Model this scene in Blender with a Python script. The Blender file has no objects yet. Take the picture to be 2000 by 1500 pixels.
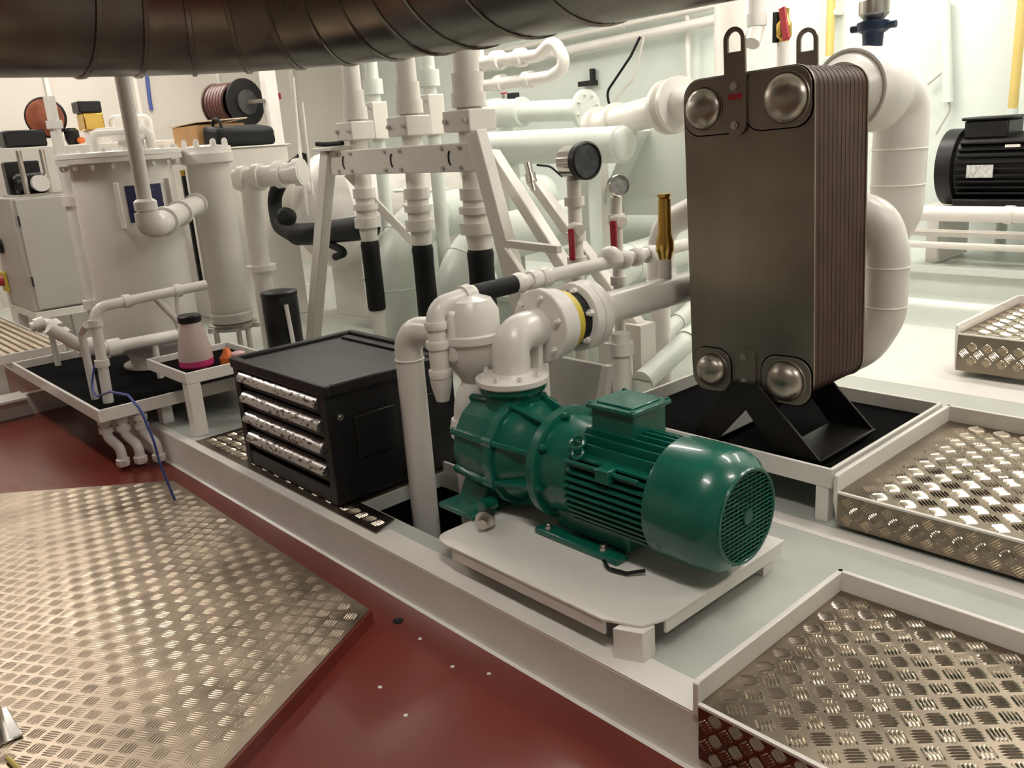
import bpy, math, random
from mathutils import Vector, Matrix

# ---------------------------------------------------------------- camera, light, exposure
scene = bpy.context.scene
col = scene.collection
PI = math.pi
random.seed(7)

cam_data = bpy.data.cameras.new('camera')
cam = bpy.data.objects.new('camera', cam_data)
col.objects.link(cam)
yaw, pit, roll, FPX = -0.8449, -0.2822, -0.06858, 1669.0
fw = Vector((math.sin(yaw) * math.cos(pit), math.cos(yaw) * math.cos(pit), math.sin(pit)))
rt = Vector((math.cos(yaw), -math.sin(yaw), 0)); up = rt.cross(fw)
rt, up = math.cos(roll) * rt + math.sin(roll) * up, -math.sin(roll) * rt + math.cos(roll) * up
M = Matrix((rt, up, -fw)).transposed().to_4x4(); M.translation = (0, 0, 1.15)
cam.matrix_world = M
cam_data.sensor_width = 36.0
cam_data.lens = 36.0 * FPX / 2000.0
cam_data.clip_start = 0.02
scene.camera = cam

world = bpy.data.worlds.new('world'); scene.world = world
world.use_nodes = True
world.node_tree.nodes['Background'].inputs[0].default_value = (0.9, 0.95, 1.0, 1)
world.node_tree.nodes['Background'].inputs[1].default_value = 0.05

LAMP_STRENGTH = 25.0
# ceiling battens: x, y, direction (0 = along x, 1 = along y)
LAMPS = [(-0.5, 0.6, 0), (-0.9, 3.1, 0), (0.9, 2.2, 1), (-3.4, 3.3, 0), (-4.6, 0.4, 0), (-7.3, 2.7, 1), (-7.3, 1.0, 1), (-5.6, 3.6, 1), (-2.6, 4.7, 0), (-0.6, 4.6, 0)]  # rearmost battens added for a brighter back wall and highlights on the near step
scene.view_settings.view_transform = 'Standard'
scene.view_settings.look = 'None'
scene.view_settings.exposure = 0.60
scene.view_settings.gamma = 1.0
scene.view_settings.use_curve_mapping = False

# ---------------------------------------------------------------- materials
MATS = {}
def mat(name, c, rough=0.5, metal=0.0, var=0.06, scale=6.0, bump=0.0, bscale=60.0, trans=0.0, coat=0.0, rvar=0.0, stain=None, emit=0.0, aniso=0.0, spec=0.5):
    if name in MATS: return MATS[name]
    m = bpy.data.materials.new(name); m.use_nodes = True
    nt = m.node_tree; b = nt.nodes['Principled BSDF']
    b.inputs['Base Color'].default_value = (*c, 1)
    b.inputs['Roughness'].default_value = rough
    b.inputs['Metallic'].default_value = metal
    b.inputs['Transmission Weight'].default_value = trans
    b.inputs['Coat Weight'].default_value = coat
    b.inputs['Anisotropic'].default_value = aniso
    b.inputs['Specular IOR Level'].default_value = spec
    tc = nt.nodes.new('ShaderNodeTexCoord')
    last = None
    if var > 0:
        n = nt.nodes.new('ShaderNodeTexNoise'); n.inputs['Scale'].default_value = scale; n.inputs['Detail'].default_value = 6
        nt.links.new(tc.outputs['Object'], n.inputs['Vector'])
        r = nt.nodes.new('ShaderNodeValToRGB')
        r.color_ramp.elements[0].position = 0.3; r.color_ramp.elements[1].position = 0.7
        r.color_ramp.elements[0].color = (*[x * (1 - var) for x in c], 1)
        r.color_ramp.elements[1].color = (*[min(1, x * (1 + var)) for x in c], 1)
        nt.links.new(n.outputs['Fac'], r.inputs['Fac']); last = r.outputs['Color']
        if rvar > 0:
            mr = nt.nodes.new('ShaderNodeMapRange'); mr.inputs['To Min'].default_value = max(0.02, rough - rvar); mr.inputs['To Max'].default_value = rough + rvar
            mr.inputs['From Min'].default_value = 0.3; mr.inputs['From Max'].default_value = 0.7
            nt.links.new(n.outputs['Fac'], mr.inputs['Value']); nt.links.new(mr.outputs['Result'], b.inputs['Roughness'])
    if stain:
        sc, thr, scol, stretch = stain
        mp = nt.nodes.new('ShaderNodeMapping'); mp.inputs['Scale'].default_value = stretch; mp.inputs['Rotation'].default_value = (0, 0, 0.5)
        n2 = nt.nodes.new('ShaderNodeTexNoise'); n2.inputs['Scale'].default_value = sc; n2.inputs['Detail'].default_value = 3
        nt.links.new(tc.outputs['Object'], mp.inputs['Vector']); nt.links.new(mp.outputs['Vector'], n2.inputs['Vector'])
        r2 = nt.nodes.new('ShaderNodeValToRGB'); r2.color_ramp.elements[0].position = thr; r2.color_ramp.elements[1].position = thr + 0.05
        r2.color_ramp.elements[0].color = (0, 0, 0, 1); r2.color_ramp.elements[1].color = (1, 1, 1, 1)
        nt.links.new(n2.outputs['Fac'], r2.inputs['Fac'])
        mx = nt.nodes.new('ShaderNodeMixRGB'); mx.inputs['Color2'].default_value = (*scol, 1)
        nt.links.new(r2.outputs['Color'], mx.inputs['Fac'])
        if last: nt.links.new(last, mx.inputs['Color1'])
        else: mx.inputs['Color1'].default_value = (*c, 1)
        last = mx.outputs['Color']
    if last: nt.links.new(last, b.inputs['Base Color'])
    if bump > 0:
        nb = nt.nodes.new('ShaderNodeTexNoise'); nb.inputs['Scale'].default_value = bscale; nb.inputs['Detail'].default_value = 4
        nt.links.new(tc.outputs['Object'], nb.inputs['Vector'])
        bp = nt.nodes.new('ShaderNodeBump'); bp.inputs['Strength'].default_value = bump; bp.inputs['Distance'].default_value = 0.01
        nt.links.new(nb.outputs['Fac'], bp.inputs['Height']); nt.links.new(bp.outputs['Normal'], b.inputs['Normal'])
    if emit > 0:
        b.inputs['Emission Color'].default_value = (*c, 1); b.inputs['Emission Strength'].default_value = emit
    MATS[name] = m
    return m

WHITE = mat('white_gloss_paint', (0.79, 0.75, 0.70), 0.28, var=0.05, scale=5, bump=0.05, bscale=25)
WARM = mat('warm_white_paint', (0.74, 0.70, 0.64), 0.38, var=0.05, scale=4, bump=0.04, bscale=25)
PALE = mat('pale_green_white_paint', (0.72, 0.76, 0.70), 0.33, var=0.05, scale=3)
DECK = mat('shaded_grey_deck_paint', (0.50, 0.515, 0.47), 0.3, var=0.08, scale=3, bump=0.04, bscale=14)  # grey white deck darkened: shade on the floor put into the colour
WALLG = mat('wall_pale_paint', (0.70, 0.75, 0.70), 0.45, var=0.03, scale=1.5)
WALLC = mat('wall_cream_paint', (0.60, 0.55, 0.49), 0.5, var=0.04, scale=1.5)
CEIL = mat('ceiling_paint', (0.72, 0.73, 0.70), 0.6, var=0.03)
RED = mat('red_floor_paint', (0.165, 0.029, 0.020), 0.24, var=0.10, scale=1.6, rvar=0.03, stain=(5.0, 0.76, (0.42, 0.22, 0.17), (0.35, 5.0, 1.0)))
ALU = mat('aluminium_checker_plate', (0.25, 0.205, 0.158), 0.34, 1.0, var=0.15, scale=7, rvar=0.06)  # darkened: the plate's dim reflections are put into its colour
TREAD = mat('aluminium_glint_tread', (0.66, 0.575, 0.475), 0.20, 1.0, var=0.12, scale=9)  # brighter than the plate: tread highlights are put into the colour
ALUD = mat('aluminium_dull_plate', (0.43, 0.350, 0.268), 0.36, 1.0, var=0.15, scale=7, rvar=0.08)
STEEL = mat('bare_steel', (0.55, 0.52, 0.48), 0.28, 1.0, var=0.1)
CHROME = mat('polished_steel', (0.75, 0.73, 0.70), 0.12, 1.0, var=0.0)
DUCT = mat('duct_sheet_metal', (0.21, 0.19, 0.165), 0.27, 1.0, var=0.10, scale=1.2, rvar=0.04)
BRAZE = mat('brazed_steel_brown', (0.30, 0.255, 0.215), 0.38, 0.85, var=0.2, scale=4, rvar=0.06)
BRAZE2 = mat('brazed_plate_pack_brown', (0.055, 0.025, 0.016), 0.5, 0.0, var=0.25, scale=9, spec=0.25)
DOME = mat('pressed_dome_steel', (0.46, 0.41, 0.36), 0.33, 1.0, var=0.15, scale=12)
GREEN = mat('green_machine_enamel', (0.004, 0.115, 0.076), 0.27, var=0.12, scale=9, coat=0.3, bump=0.05, bscale=40)
GREEND = mat('green_grille_enamel', (0.003, 0.075, 0.052), 0.4, var=0.1)
BLACK = mat('black_painted_steel', (0.010, 0.009, 0.009), 0.40, var=0.2, spec=0.35)
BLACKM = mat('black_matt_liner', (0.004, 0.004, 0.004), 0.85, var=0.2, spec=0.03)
RUBBER = mat('black_rubber', (0.009, 0.009, 0.009), 0.6, var=0.3, bump=0.3, bscale=50, spec=0.25)
GREYS = mat('cabinet_grey_paint', (0.48, 0.46, 0.42), 0.45, var=0.03)
BRASS = mat('brass', (0.62, 0.40, 0.10), 0.25, 1.0, var=0.12)
YELLOW = mat('yellow_band_paint', (0.62, 0.48, 0.06), 0.4, var=0.08)
YPIPE = mat('yellow_pipe_paint', (0.66, 0.50, 0.16), 0.4, var=0.06)
REDH = mat('red_handle_plastic', (0.42, 0.02, 0.03), 0.35, var=0.1)
NAVY = mat('navy_label', (0.012, 0.014, 0.065), 0.4, var=0.3, scale=30)
BLUE = mat('blue_cord', (0.05, 0.08, 0.30), 0.5, var=0.1)
BLUEV = mat('blue_valve_enamel', (0.010, 0.022, 0.055), 0.4, var=0.2)
ORANGE = mat('orange_cardboard', (0.66, 0.38, 0.16), 0.7, var=0.1)
ORANGEP = mat('orange_plastic', (0.75, 0.18, 0.03), 0.4, var=0.1)
HOSE = mat('maroon_hose', (0.10, 0.035, 0.03), 0.4, var=0.2)
COPPER = mat('copper_orange', (0.40, 0.12, 0.06), 0.4, var=0.3, scale=12)
BOTTLE = mat('cloudy_plastic', (0.78, 0.60, 0.55), 0.35, var=0.06, trans=0.35)
PINK = mat('pink_liquid', (0.55, 0.04, 0.16), 0.25, var=0.1)
PLATEM = mat('nameplate_metal', (0.62, 0.62, 0.60), 0.4, 0.3, var=0.35, scale=60)
GLASS = mat('dial_face_dark', (0.035, 0.04, 0.045), 0.15, var=0.5, scale=40)
DIAL = mat('dial_face_grey', (0.45, 0.46, 0.44), 0.2, var=0.3, scale=60)
WOOD = mat('pale_slat', (0.62, 0.52, 0.38), 0.4, var=0.15, scale=12)
LAMPM = mat('lamp_diffuser_light', (1.0, 0.955, 0.885), 0.5, var=0.0, emit=LAMP_STRENGTH)
PATT = mat('patterned_chrome_strip', (0.85, 0.83, 0.80), 0.22, 0.9, var=0.0, stain=(95.0, 0.55, (0.16, 0.14, 0.13), (0.45, 1.0, 1.0)))

# ---------------------------------------------------------------- mesh helpers
def V(p): return Vector(p)
def frame_for(d):
    d = V(d).normalized()
    a = Vector((0, 0, 1)) if abs(d.z) < 0.9 else Vector((1, 0, 0))
    s = d.cross(a).normalized(); t = d.cross(s).normalized()
    return d, s, t
def fillet(pts, rad, n=7):
    pts = [V(p) for p in pts]
    out = [pts[0]]
    for i in range(1, len(pts) - 1):
        a, b, c = pts[i - 1], pts[i], pts[i + 1]
        u, w = (a - b), (c - b)
        ang = u.angle(w)
        if ang > PI - 0.03: out.append(b); continue
        L = min(rad / math.tan(ang / 2), u.length * 0.49, w.length * 0.49)
        r = L * math.tan(ang / 2)
        u.normalize(); w.normalize()
        cen = b + (u + w).normalized() * (r / math.sin(ang / 2))
        p0, p1 = b + u * L - cen, b + w * L - cen
        tot = p0.angle(p1); axis = p0.cross(p1).normalized()
        for k in range(n + 1):
            out.append(cen + Matrix.Rotation(tot * k / n, 3, axis) @ p0)
    out.append(pts[-1])
    return out
class MB:
    def __init__(s): s.v = []; s.f = []; s.fm = []
    def add(s, vs, fs, mi=0):
        o = len(s.v); s.v += [tuple(x) for x in vs]; s.f += [tuple(i + o for i in f) for f in fs]; s.fm += [mi] * len(fs)
        return s
    def box(s, a, b, mi=0):
        x0, y0, z0 = (min(a[i], b[i]) for i in range(3)); x1, y1, z1 = (max(a[i], b[i]) for i in range(3))
        return s.add([(x0,y0,z0),(x1,y0,z0),(x1,y1,z0),(x0,y1,z0),(x0,y0,z1),(x1,y0,z1),(x1,y1,z1),(x0,y1,z1)],
                     [(0,3,2,1),(4,5,6,7),(0,1,5,4),(1,2,6,5),(2,3,7,6),(3,0,4,7)], mi)
    def bar(s, p, q, w, h, up=(0,0,1)):
        p, q = V(p), V(q); d = (q - p).normalized()
        sd = d.cross(V(up)).normalized(); u2 = sd.cross(d).normalized()
        vs = []
        for e in (p, q):
            for a, b in ((-1,-1),(1,-1),(1,1),(-1,1)): vs.append(e + sd * (a * w / 2) + u2 * (b * h / 2))
        return s.add(vs, [(0,3,2,1),(4,5,6,7),(0,1,5,4),(1,2,6,5),(2,3,7,6),(3,0,4,7)])
    def prism(s, poly, d):           # poly: 3D points of a flat polygon, d: extrusion vector
        n = len(poly); d = V(d); vs = [V(p) for p in poly] + [V(p) + d for p in poly]
        nrm = Vector((0,0,0))
        for i in range(n): nrm += V(poly[i]).cross(V(poly[(i+1) % n]))
        fs = [tuple(range(n))[::-1], tuple(range(n, 2*n))] + [(i, (i+1) % n, n + (i+1) % n, n + i) for i in range(n)]
        if nrm.dot(d) < 0: fs = [f[::-1] for f in fs]
        return s.add(vs, fs)
    def lathe(s, prof, o, ax, n=24, cap0=True, cap1=True):    # prof: (t, r)
        d, a, b = frame_for(ax); o = V(o); vs = []; fs = []
        for t, r in prof:
            for k in range(n):
                an = 2 * PI * k / n
                vs.append(o + d * t + (a * math.cos(an) + b * math.sin(an)) * r)
        for i in range(len(prof) - 1):
            for k in range(n):
                k2 = (k + 1) % n
                fs.append((i*n + k, i*n + k2, (i+1)*n + k2, (i+1)*n + k))
        if cap0: fs.append(tuple(range(n))[::-1])
        if cap1: fs.append(tuple(range((len(prof)-1)*n, len(prof)*n)))
        return s.add(vs, fs)
    def cyl(s, p, q, r, n=20): 
        p, q = V(p), V(q); return s.lathe([(0, r), ((q - p).length, r)], p, q - p, n)
    def tube(s, pts, r, n=16, cap=True):
        pts = [V(p) for p in pts]; m = len(pts)
        rs = r if isinstance(r, (list, tuple)) else [r] * m
        tang = []
        for i in range(m):
            a = pts[max(0, i-1)]; b = pts[min(m-1, i+1)]; tang.append((b - a).normalized())
        d, a, b = frame_for(tang[0]); vs = []; fs = []
        for i in range(m):
            if i:
                q = tang[i-1].rotation_difference(tang[i]); a = q @ a; b = q @ b
            for k in range(n):
                an = 2 * PI * k / n; vs.append(pts[i] + (a * math.cos(an) + b * math.sin(an)) * rs[i])
        for i in range(m - 1):
            for k in range(n):
                k2 = (k + 1) % n; fs.append((i*n + k, i*n + k2, (i+1)*n + k2, (i+1)*n + k))
        if cap: fs += [tuple(range(n))[::-1], tuple(range((m-1)*n, m*n))]
        return s.add(vs, fs)
    def pipe(s, pts, r, bend=None, n=16): return s.tube(fillet(pts, bend or r * 1.6), r, n)
    def ring(s, c, ax, R, r, n=28, m=8):
        d, a, b = frame_for(ax); c = V(c); pr = []
        vs = []; fs = []
        for i in range(n):
            an = 2*PI*i/n; e = a*math.cos(an) + b*math.sin(an)
            for j in range(m):
                bn = 2*PI*j/m; vs.append(c + e*(R + r*math.cos(bn)) + d*(r*math.sin(bn)))
        for i in range(n):
            for j in range(m): fs.append((i*m+j, ((i+1) % n)*m+j, ((i+1) % n)*m+(j+1) % m, i*m+(j+1) % m))
        return s.add(vs, fs)
    def dome(s, c, ax, R, h, n=24, m=6):
        return s.lathe([(h*math.sin(k*PI/2/m), max(R*math.cos(k*PI/2/m), 1e-4)) for k in range(m+1)], c, ax, n)
    def build(s, name, m, parent=None, bevel=0.0, smooth=35, local=False, kind=None):
        me = bpy.data.meshes.new(name); me.from_pydata(s.v, [], s.f); me.update()
        me.polygons.foreach_set('use_smooth', [True] * len(me.polygons))
        me.set_sharp_from_angle(angle=math.radians(smooth))
        o = bpy.data.objects.new(name, me)
        for x in (m if isinstance(m, (list, tuple)) else [m]): me.materials.append(x)
        if isinstance(m, (list, tuple)): me.polygons.foreach_set('material_index', s.fm)
        col.objects.link(o)
        if parent is not None:
            o.parent = parent
            if not local: o.matrix_parent_inverse = world_of(parent).inverted()
        if bevel > 0:
            bv = o.modifiers.new('bevel', 'BEVEL'); bv.width = bevel; bv.segments = 2; bv.limit_method = 'ANGLE'; bv.angle_limit = math.radians(40)
        if kind: o['kind'] = kind
        return o
def world_of(o):
    m = Matrix.LocRotScale(o.location, o.rotation_euler, o.scale)
    if o.parent is not None: m = world_of(o.parent) @ o.matrix_parent_inverse @ m
    return m
def tag(o, label, cat=None, group=None, kind=None):
    o['label'] = label
    if cat: o['category'] = cat
    if group: o['group'] = group
    if kind: o['kind'] = kind
    return o
def thing(name, label, cat, loc=(0,0,0), rot=(0,0,0), group=None):
    o = bpy.data.objects.new(name, None); o.empty_display_size = 0.05
    o.location = loc; o.rotation_euler = rot; col.objects.link(o)
    return tag(o, label, cat, group)
def bolts(parent, c, ax, R, count, r=0.009, h=0.012, m=None, phase=0.3, name='bolt'):
    d, a, b = frame_for(ax); me = None
    for k in range(count):
        an = phase + 2*PI*k/count; p = V(c) + (a*math.cos(an) + b*math.sin(an))*R
        MB().lathe([(0, r), (h, r), (h, r*0.6), (h*1.5, r*0.55)], p, d, 6).build(name, m or WHITE, parent)
def circ(cx, cz, R, a0, a1, n): return [(cx + R*math.cos(a0 + (a1-a0)*k/n), cz + R*math.sin(a0 + (a1-a0)*k/n)) for k in range(n+1)]
def rrect(u0, v0, u1, v1, r, n=6):
    return circ(u1-r, v0+r, r, -PI/2, 0, n) + circ(u1-r, v1-r, r, 0, PI/2, n) + circ(u0+r, v1-r, r, PI/2, PI, n) + circ(u0+r, v0+r, r, PI, 1.5*PI, n)
def inside(p, poly):
    x, y = p; c = False; n = len(poly)
    for i in range(n):
        x1, y1 = poly[i]; x2, y2 = poly[(i+1) % n]
        if (y1 > y) != (y2 > y) and x < (x2-x1)*(y-y1)/(y2-y1)+x1: c = not c
    return c
def treads(poly, to3, nrm, cell=0.05, h=0.0022, rot=PI/4, blen=0.92, bw=0.085, margin=0.55):
    """raised five-bar tread relief over a flat 2D polygon; to3 maps (u, v) to a 3D point"""
    mb = MB(); nrm = V(nrm)
    xs = [p[0] for p in poly]; ys = [p[1] for p in poly]
    c0 = ((min(xs)+max(xs))/2, (min(ys)+max(ys))/2); ext = max(max(xs)-min(xs), max(ys)-min(ys))
    N = int(ext/cell) + 2; cr, sr = math.cos(rot), math.sin(rot)
    for i in range(-N, N):
        for j in range(-N, N):
            cu, cv = (i+.5)*cell, (j+.5)*cell
            w = (c0[0] + cu*cr - cv*sr, c0[1] + cu*sr + cv*cr)
            if not all(inside((w[0]+a*cell*margin, w[1]+b*cell*margin), poly) for a, b in ((1,0),(-1,0),(0,1),(0,-1))): continue
            for k in range(-2, 3):
                off = k*cell*0.165; L = cell*blen/2*(1.0 if abs(k) < 2 else 0.85); W = cell*bw/2*1.5
                pts = [(-L, 0), (-L*.7, -W), (L*.7, -W), (L, 0), (L*.7, W), (-L*.7, W)]; top = [(-L*.6, 0), (L*.6, 0)]
                vs = []
                for q, (a, b) in enumerate(pts + top):
                    b += off
                    if (i + j) % 2: a, b = -b, a
                    p = V(to3(w[0] + a*cr - b*sr, w[1] + a*sr + b*cr))
                    vs.append(p + nrm*h if q >= 6 else p)
                mb.add(vs, [(0,1,6),(1,2,7,6),(2,3,7),(3,4,7),(4,5,6,7),(5,0,6)])
    return mb

# ---------------------------------------------------------------- the setting
def struct(name, mb, m, label, bevel=0.0):
    o = mb.build(name, m, None, bevel); return tag(o, label, kind='structure')
struct('floor', MB().box((-9, -3, -0.3), (3, 1.235, -0.135)), RED, 'glossy dark red painted floor along the white girder')
d = MB()
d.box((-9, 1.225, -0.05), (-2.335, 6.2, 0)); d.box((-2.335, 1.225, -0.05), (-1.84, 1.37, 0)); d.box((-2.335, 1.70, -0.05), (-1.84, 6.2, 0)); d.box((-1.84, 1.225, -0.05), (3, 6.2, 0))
struct('floor_deck', d, DECK, 'raised painted deck behind the girder edge, shade put into its grey')
b = MB().box((-2.4, 1.25, -0.52), (-1.7, 2.1, -0.5)); b.box((-2.36, 1.24, -0.5), (-2.336, 1.8, -0.051)); b.box((-1.839, 1.24, -0.5), (-1.80, 1.8, -0.051)); b.box((-2.336, 1.701, -0.5), (-1.839, 1.73, -0.051)); b.box((-2.336, 1.34, -0.5), (-1.839, 1.369, -0.051))  # darkness inside the opening is put into the black of bottom and sides
struct('floor_well', b, BLACKM, 'well below the opening in the deck, its darkness put into black colour')
# girder face with a small fillet at its foot
g = MB()
g.prism([(-9, 1.2235, -0.004), (-9, 1.2235, -0.120), (-9, 1.219, -0.131), (-9, 1.2095, -0.135), (-9, 1.2245, -0.136), (-9, 1.2245, -0.004)], (12, 0, 0))
struct('trim_1', g, WHITE, 'white painted girder face between red floor and deck')
kn = MB()
kn.prism([(-5.1, 1.23, -0.14), (-5.1, 1.23, -0.02), (-5.1, 0.98, -0.02), (-5.1, 0.55, -0.03), (-5.1, -2.9, -0.03), (-5.1, -2.9, -0.14)], (-0.05, 0, 0))
kn.box((-5.2, -2.9, -0.03), (-5.02, 1.0, -0.018))
struct('trim_2', kn, WHITE, 'low white cross girder with flange over the red floor')
struct('wall_back', MB().box((-9, 5.6, -0.05), (3, 5.75, 2.6)), WALLG, 'pale green white painted bulkhead wall')
struct('wall_left', MB().box((-8.6, -3, -0.3), (-8.45, 5.6, 2.6)), WALLC, 'cream painted bulkhead wall with panel seams')
struct('wall_right', MB().box((3, -3, -0.3), (3.15, 5.75, 2.6)), WALLG, 'pale painted bulkhead wall beyond the steps')
struct('wall_front', MB().box((-9, -3.15, -0.3), (3, -3, 2.6)), WALLC, 'cream bulkhead wall along the walkway')
struct('ceiling', MB().box((-9, -3.15, 2.6), (3.15, 5.75, 2.7)), CEIL, 'white painted steel deckhead')
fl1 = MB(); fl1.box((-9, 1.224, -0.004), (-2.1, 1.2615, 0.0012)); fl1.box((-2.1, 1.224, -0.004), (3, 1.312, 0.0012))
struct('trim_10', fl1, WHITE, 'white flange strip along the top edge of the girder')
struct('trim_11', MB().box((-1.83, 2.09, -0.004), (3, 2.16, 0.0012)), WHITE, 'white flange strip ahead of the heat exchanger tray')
struct('trim_12', MB().box((-2.3, 3.62, -0.004), (2.9, 4.72, 0.0012)), WHITE, 'white painted deck area before the plinth')  # white sheet over the deck where its shade-darkened grey would show
# wall panel seams on the left wall
for i, y in enumerate((1.6, 2.35, 3.1, 3.9, 4.7)):
    struct('trim_%d' % (i + 3), MB().box((-8.45, y, 0), (-8.42, y + 0.035, 2.6)), WARM, 'vertical cream joint strip on the cream bulkhead')
# low plinth in front of the back wall
pl = MB().box((-6.5, 4.9, 0), (2.9, 5.6, 0.30)); pl.prism([(-6.5, 4.9, 0.0), (-6.5, 4.72, 0.0), (-6.5, 4.9, 0.14)], (9.4, 0, 0))
struct('trim_8', pl, PALE, 'low pale green plinth with sloping foot along the bulkhead')
struct('trim_9', MB().box((-6.5, 4.86, 0.27), (2.9, 4.93, 0.31)), PALE, 'narrow pale ledge strip on top of the plinth')

for i, (x, y, dr) in enumerate(LAMPS):
    L = thing('ceiling_light', 'white fluorescent batten with lit diffuser under the deckhead', 'ceiling light', (x, y, 2.6), (0, 0, PI/2*dr), 'fluorescent battens on the deckhead')
    MB().box((-0.62, -0.11, -0.05), (0.62, 0.11, 0.0)).build('housing', WHITE, L, local=True)
    MB().box((-0.60, -0.085, -0.085), (0.60, 0.085, -0.05)).build('diffuser', LAMPM, L, 0.01, local=True)

# ---------------------------------------------------------------- metal duct overhead
du = thing('air_duct', 'large round sheet metal duct with a segmented elbow overhead', 'duct', (-2.0, 1.62, 1.4))
DR = 0.31; DZ = 1.39 + DR
bc = (-1.92, 0.86); BR = 0.79
def dpath(s):    # arc angle in degrees along the elbow, 0 at its start
    a = PI - math.radians(s); return Vector((bc[0] + BR*math.cos(a), bc[1] + BR*math.sin(a), DZ))
segs = [(Vector((bc[0]-BR, -2.95, DZ)), dpath(0))]
NG = 8
for k in range(NG): segs.append((dpath(90*k/NG), dpath(90*(k+1)/NG)))
x0 = bc[0]; y0 = bc[1] + BR
for a_, b_ in ((x0, x0+0.22), (x0+0.22, x0+0.46), (x0+0.46, 2.95)): segs.append((Vector((a_, y0, DZ)), Vector((b_, y0, DZ))))
def dring(p, t, R, n=48):
    t = V(t).normalized(); s = t.cross(Vector((0,0,1))).normalized(); u = Vector((0,0,1))
    return [p + (s*math.cos(2*PI*k/n) + u*math.sin(2*PI*k/n))*R for k in range(n)]
def tang(i):     # mitre tangent at the joint between segs i-1 and i
    if i == 0: return segs[0][1]-segs[0][0]
    if i == len(segs): return segs[-1][1]-segs[-1][0]
    return (segs[i-1][1]-segs[i-1][0]).normalized() + (segs[i][1]-segs[i][0]).normalized()
for i, (p, q) in enumerate(segs):
    n = 48; a = dring(p, tang(i), DR); b = dring(q, tang(i+1), DR)
    mb = MB().add(a + b, [(k, (k+1) % n, n+(k+1) % n, n+k) for k in range(n)])
    mb.build('duct_segment', DUCT, du, smooth=50)
    if i:
        t = V(tang(i)).normalized()
        r0 = dring(p - t*0.008, t, DR+0.001); r1 = dring(p - t*0.006, t, DR+0.006); r2 = dring(p + t*0.006, t, DR+0.006); r3 = dring(p + t*0.008, t, DR+0.001)
        vs = r0+r1+r2+r3
        MB().add(vs, [(j*n+k, j*n+(k+1) % n, (j+1)*n+(k+1) % n, (j+1)*n+k) for j in range(3) for k in range(n)]).build('seam_bead', DUCT, du)

# ---------------------------------------------------------------- checker plate on the red floor
fp = thing('floor_hatch_plate', 'large worn aluminium checker plate lying on a red coaming', 'floor plate', (-2.6, 0.7, -0.135))
P2 = [(-3.33, 1.10), (-1.88, 1.08), (-1.24, -0.12), (-1.15, -0.9), (-4.6, -0.9), (-4.45, -0.2)]
MB().prism([(x, y, -0.095) for x, y in P2], (0, 0, 0.005)).build('plate', ALUD, fp)
treads(P2, lambda a, b: (a, b, -0.09), (0,0,1), 0.042, 0.0008, rot=0.55).build('tread_relief', ALUD, fp, smooth=20, kind='stuff')
inn = [(-2.6 + (x+2.6)*1.006, 0.4 + (y-0.4)*1.008) for x, y in P2]
MB().prism([(x, y, -0.1352) for x, y in inn], (0, 0, 0.0402)).build('coaming', RED, fp)
# scattered paint chips on the red floor
chips = [(-1.713, 1.126, -0.135), (-1.548, 1.106, -0.135), (-1.456, 1.149, -0.135), (-1.481, 0.911, -0.135), (-1.617, 0.931, -0.135)]
for p in chips:
    tag(MB().lathe([(0, 0.006), (0.0012, 0.005)], p, (0,0,1), 7).build('paint_chip', WARM), 'tiny pale paint chip lying on the red floor', 'paint chip', 'pale chips scattered on the red floor')
tag(MB().lathe([(0, 0.016), (0.003, 0.014), (0.003, 0.008), (0.001, 0.006)], (-1.832, 1.139, -0.135), (0,0,1), 16).build('floor_plug', BLACK), 'small round dark plug in the red floor', 'plug')
ft = (-2.048, 0.206, -0.088)
lt = thing('bracket_foot', 'shiny bent steel bracket foot resting on the checker floor plate', 'bracket', ft)
MB().box((ft[0]-0.12, ft[1]-0.03, ft[2]), (ft[0]+0.025, ft[1]+0.03, ft[2]+0.006)).build('foot_plate', CHROME, lt, 0.002)
MB().pipe([(ft[0]-0.05, ft[1], ft[2]+0.005), (ft[0]-0.05, ft[1], ft[2]+0.06), (ft[0]-0.5, ft[1]-0.25, ft[2]+0.10)], 0.012).build('bent_rod', STEEL, lt)
tag(MB().tube([(-1.959, 0.190, -0.083), (-1.893, 0.198, -0.083), (-1.781, 0.192, -0.083)], 0.006, 8).build('rod', YPIPE), 'short pale yellow rod lying on the checker floor plate', 'rod')

# ---------------------------------------------------------------- tool chest and the plate under it
cp = thing('deck_checker_plate', 'aluminium checker plate on the deck below the black tool chest', 'floor plate', (-2.8, 1.5, 0))
C2 = [(-3.45, 1.262), (-2.10, 1.262), (-2.14, 1.36), (-2.34, 1.36), (-2.34, 1.95), (-3.45, 1.95)]
MB().prism([(x, y, 0.0005) for x, y in C2], (0, 0, 0.005)).build('plate', ALU, cp)
treads(C2, lambda a, b: (a, b, 0.0055), (0,0,1), 0.046, 0.0025, rot=0.0).build('tread_relief', TREAD, cp, smooth=20, kind='stuff')
tb = thing('tool_chest', 'black four drawer steel tool chest with tray top and patterned handles', 'tool chest', (-2.7, 1.55, 0.008))
X0, X1, Y0, Y1, ZT = -3.035, -2.345, 1.285, 1.825, 0.425
MB().box((X0+.012, Y0+.035, 0.010), (X1-.012, Y1-.012, ZT-0.035)).build('body', BLACK, tb, 0.006)
for xa, xb in ((X0+.012, X0+.055), (X1-.055, X1-.012)):
    MB().box((xa, Y0+.004, 0.010), (xb, Y0+.04, ZT-0.035)).build('corner_post', BLACK, tb, 0.004)
MB().box((X0+.055, Y0+.006, 0.010), (X1-.055, Y0+.04, 0.065)).build('base_panel', BLACK, tb, 0.003)
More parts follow.
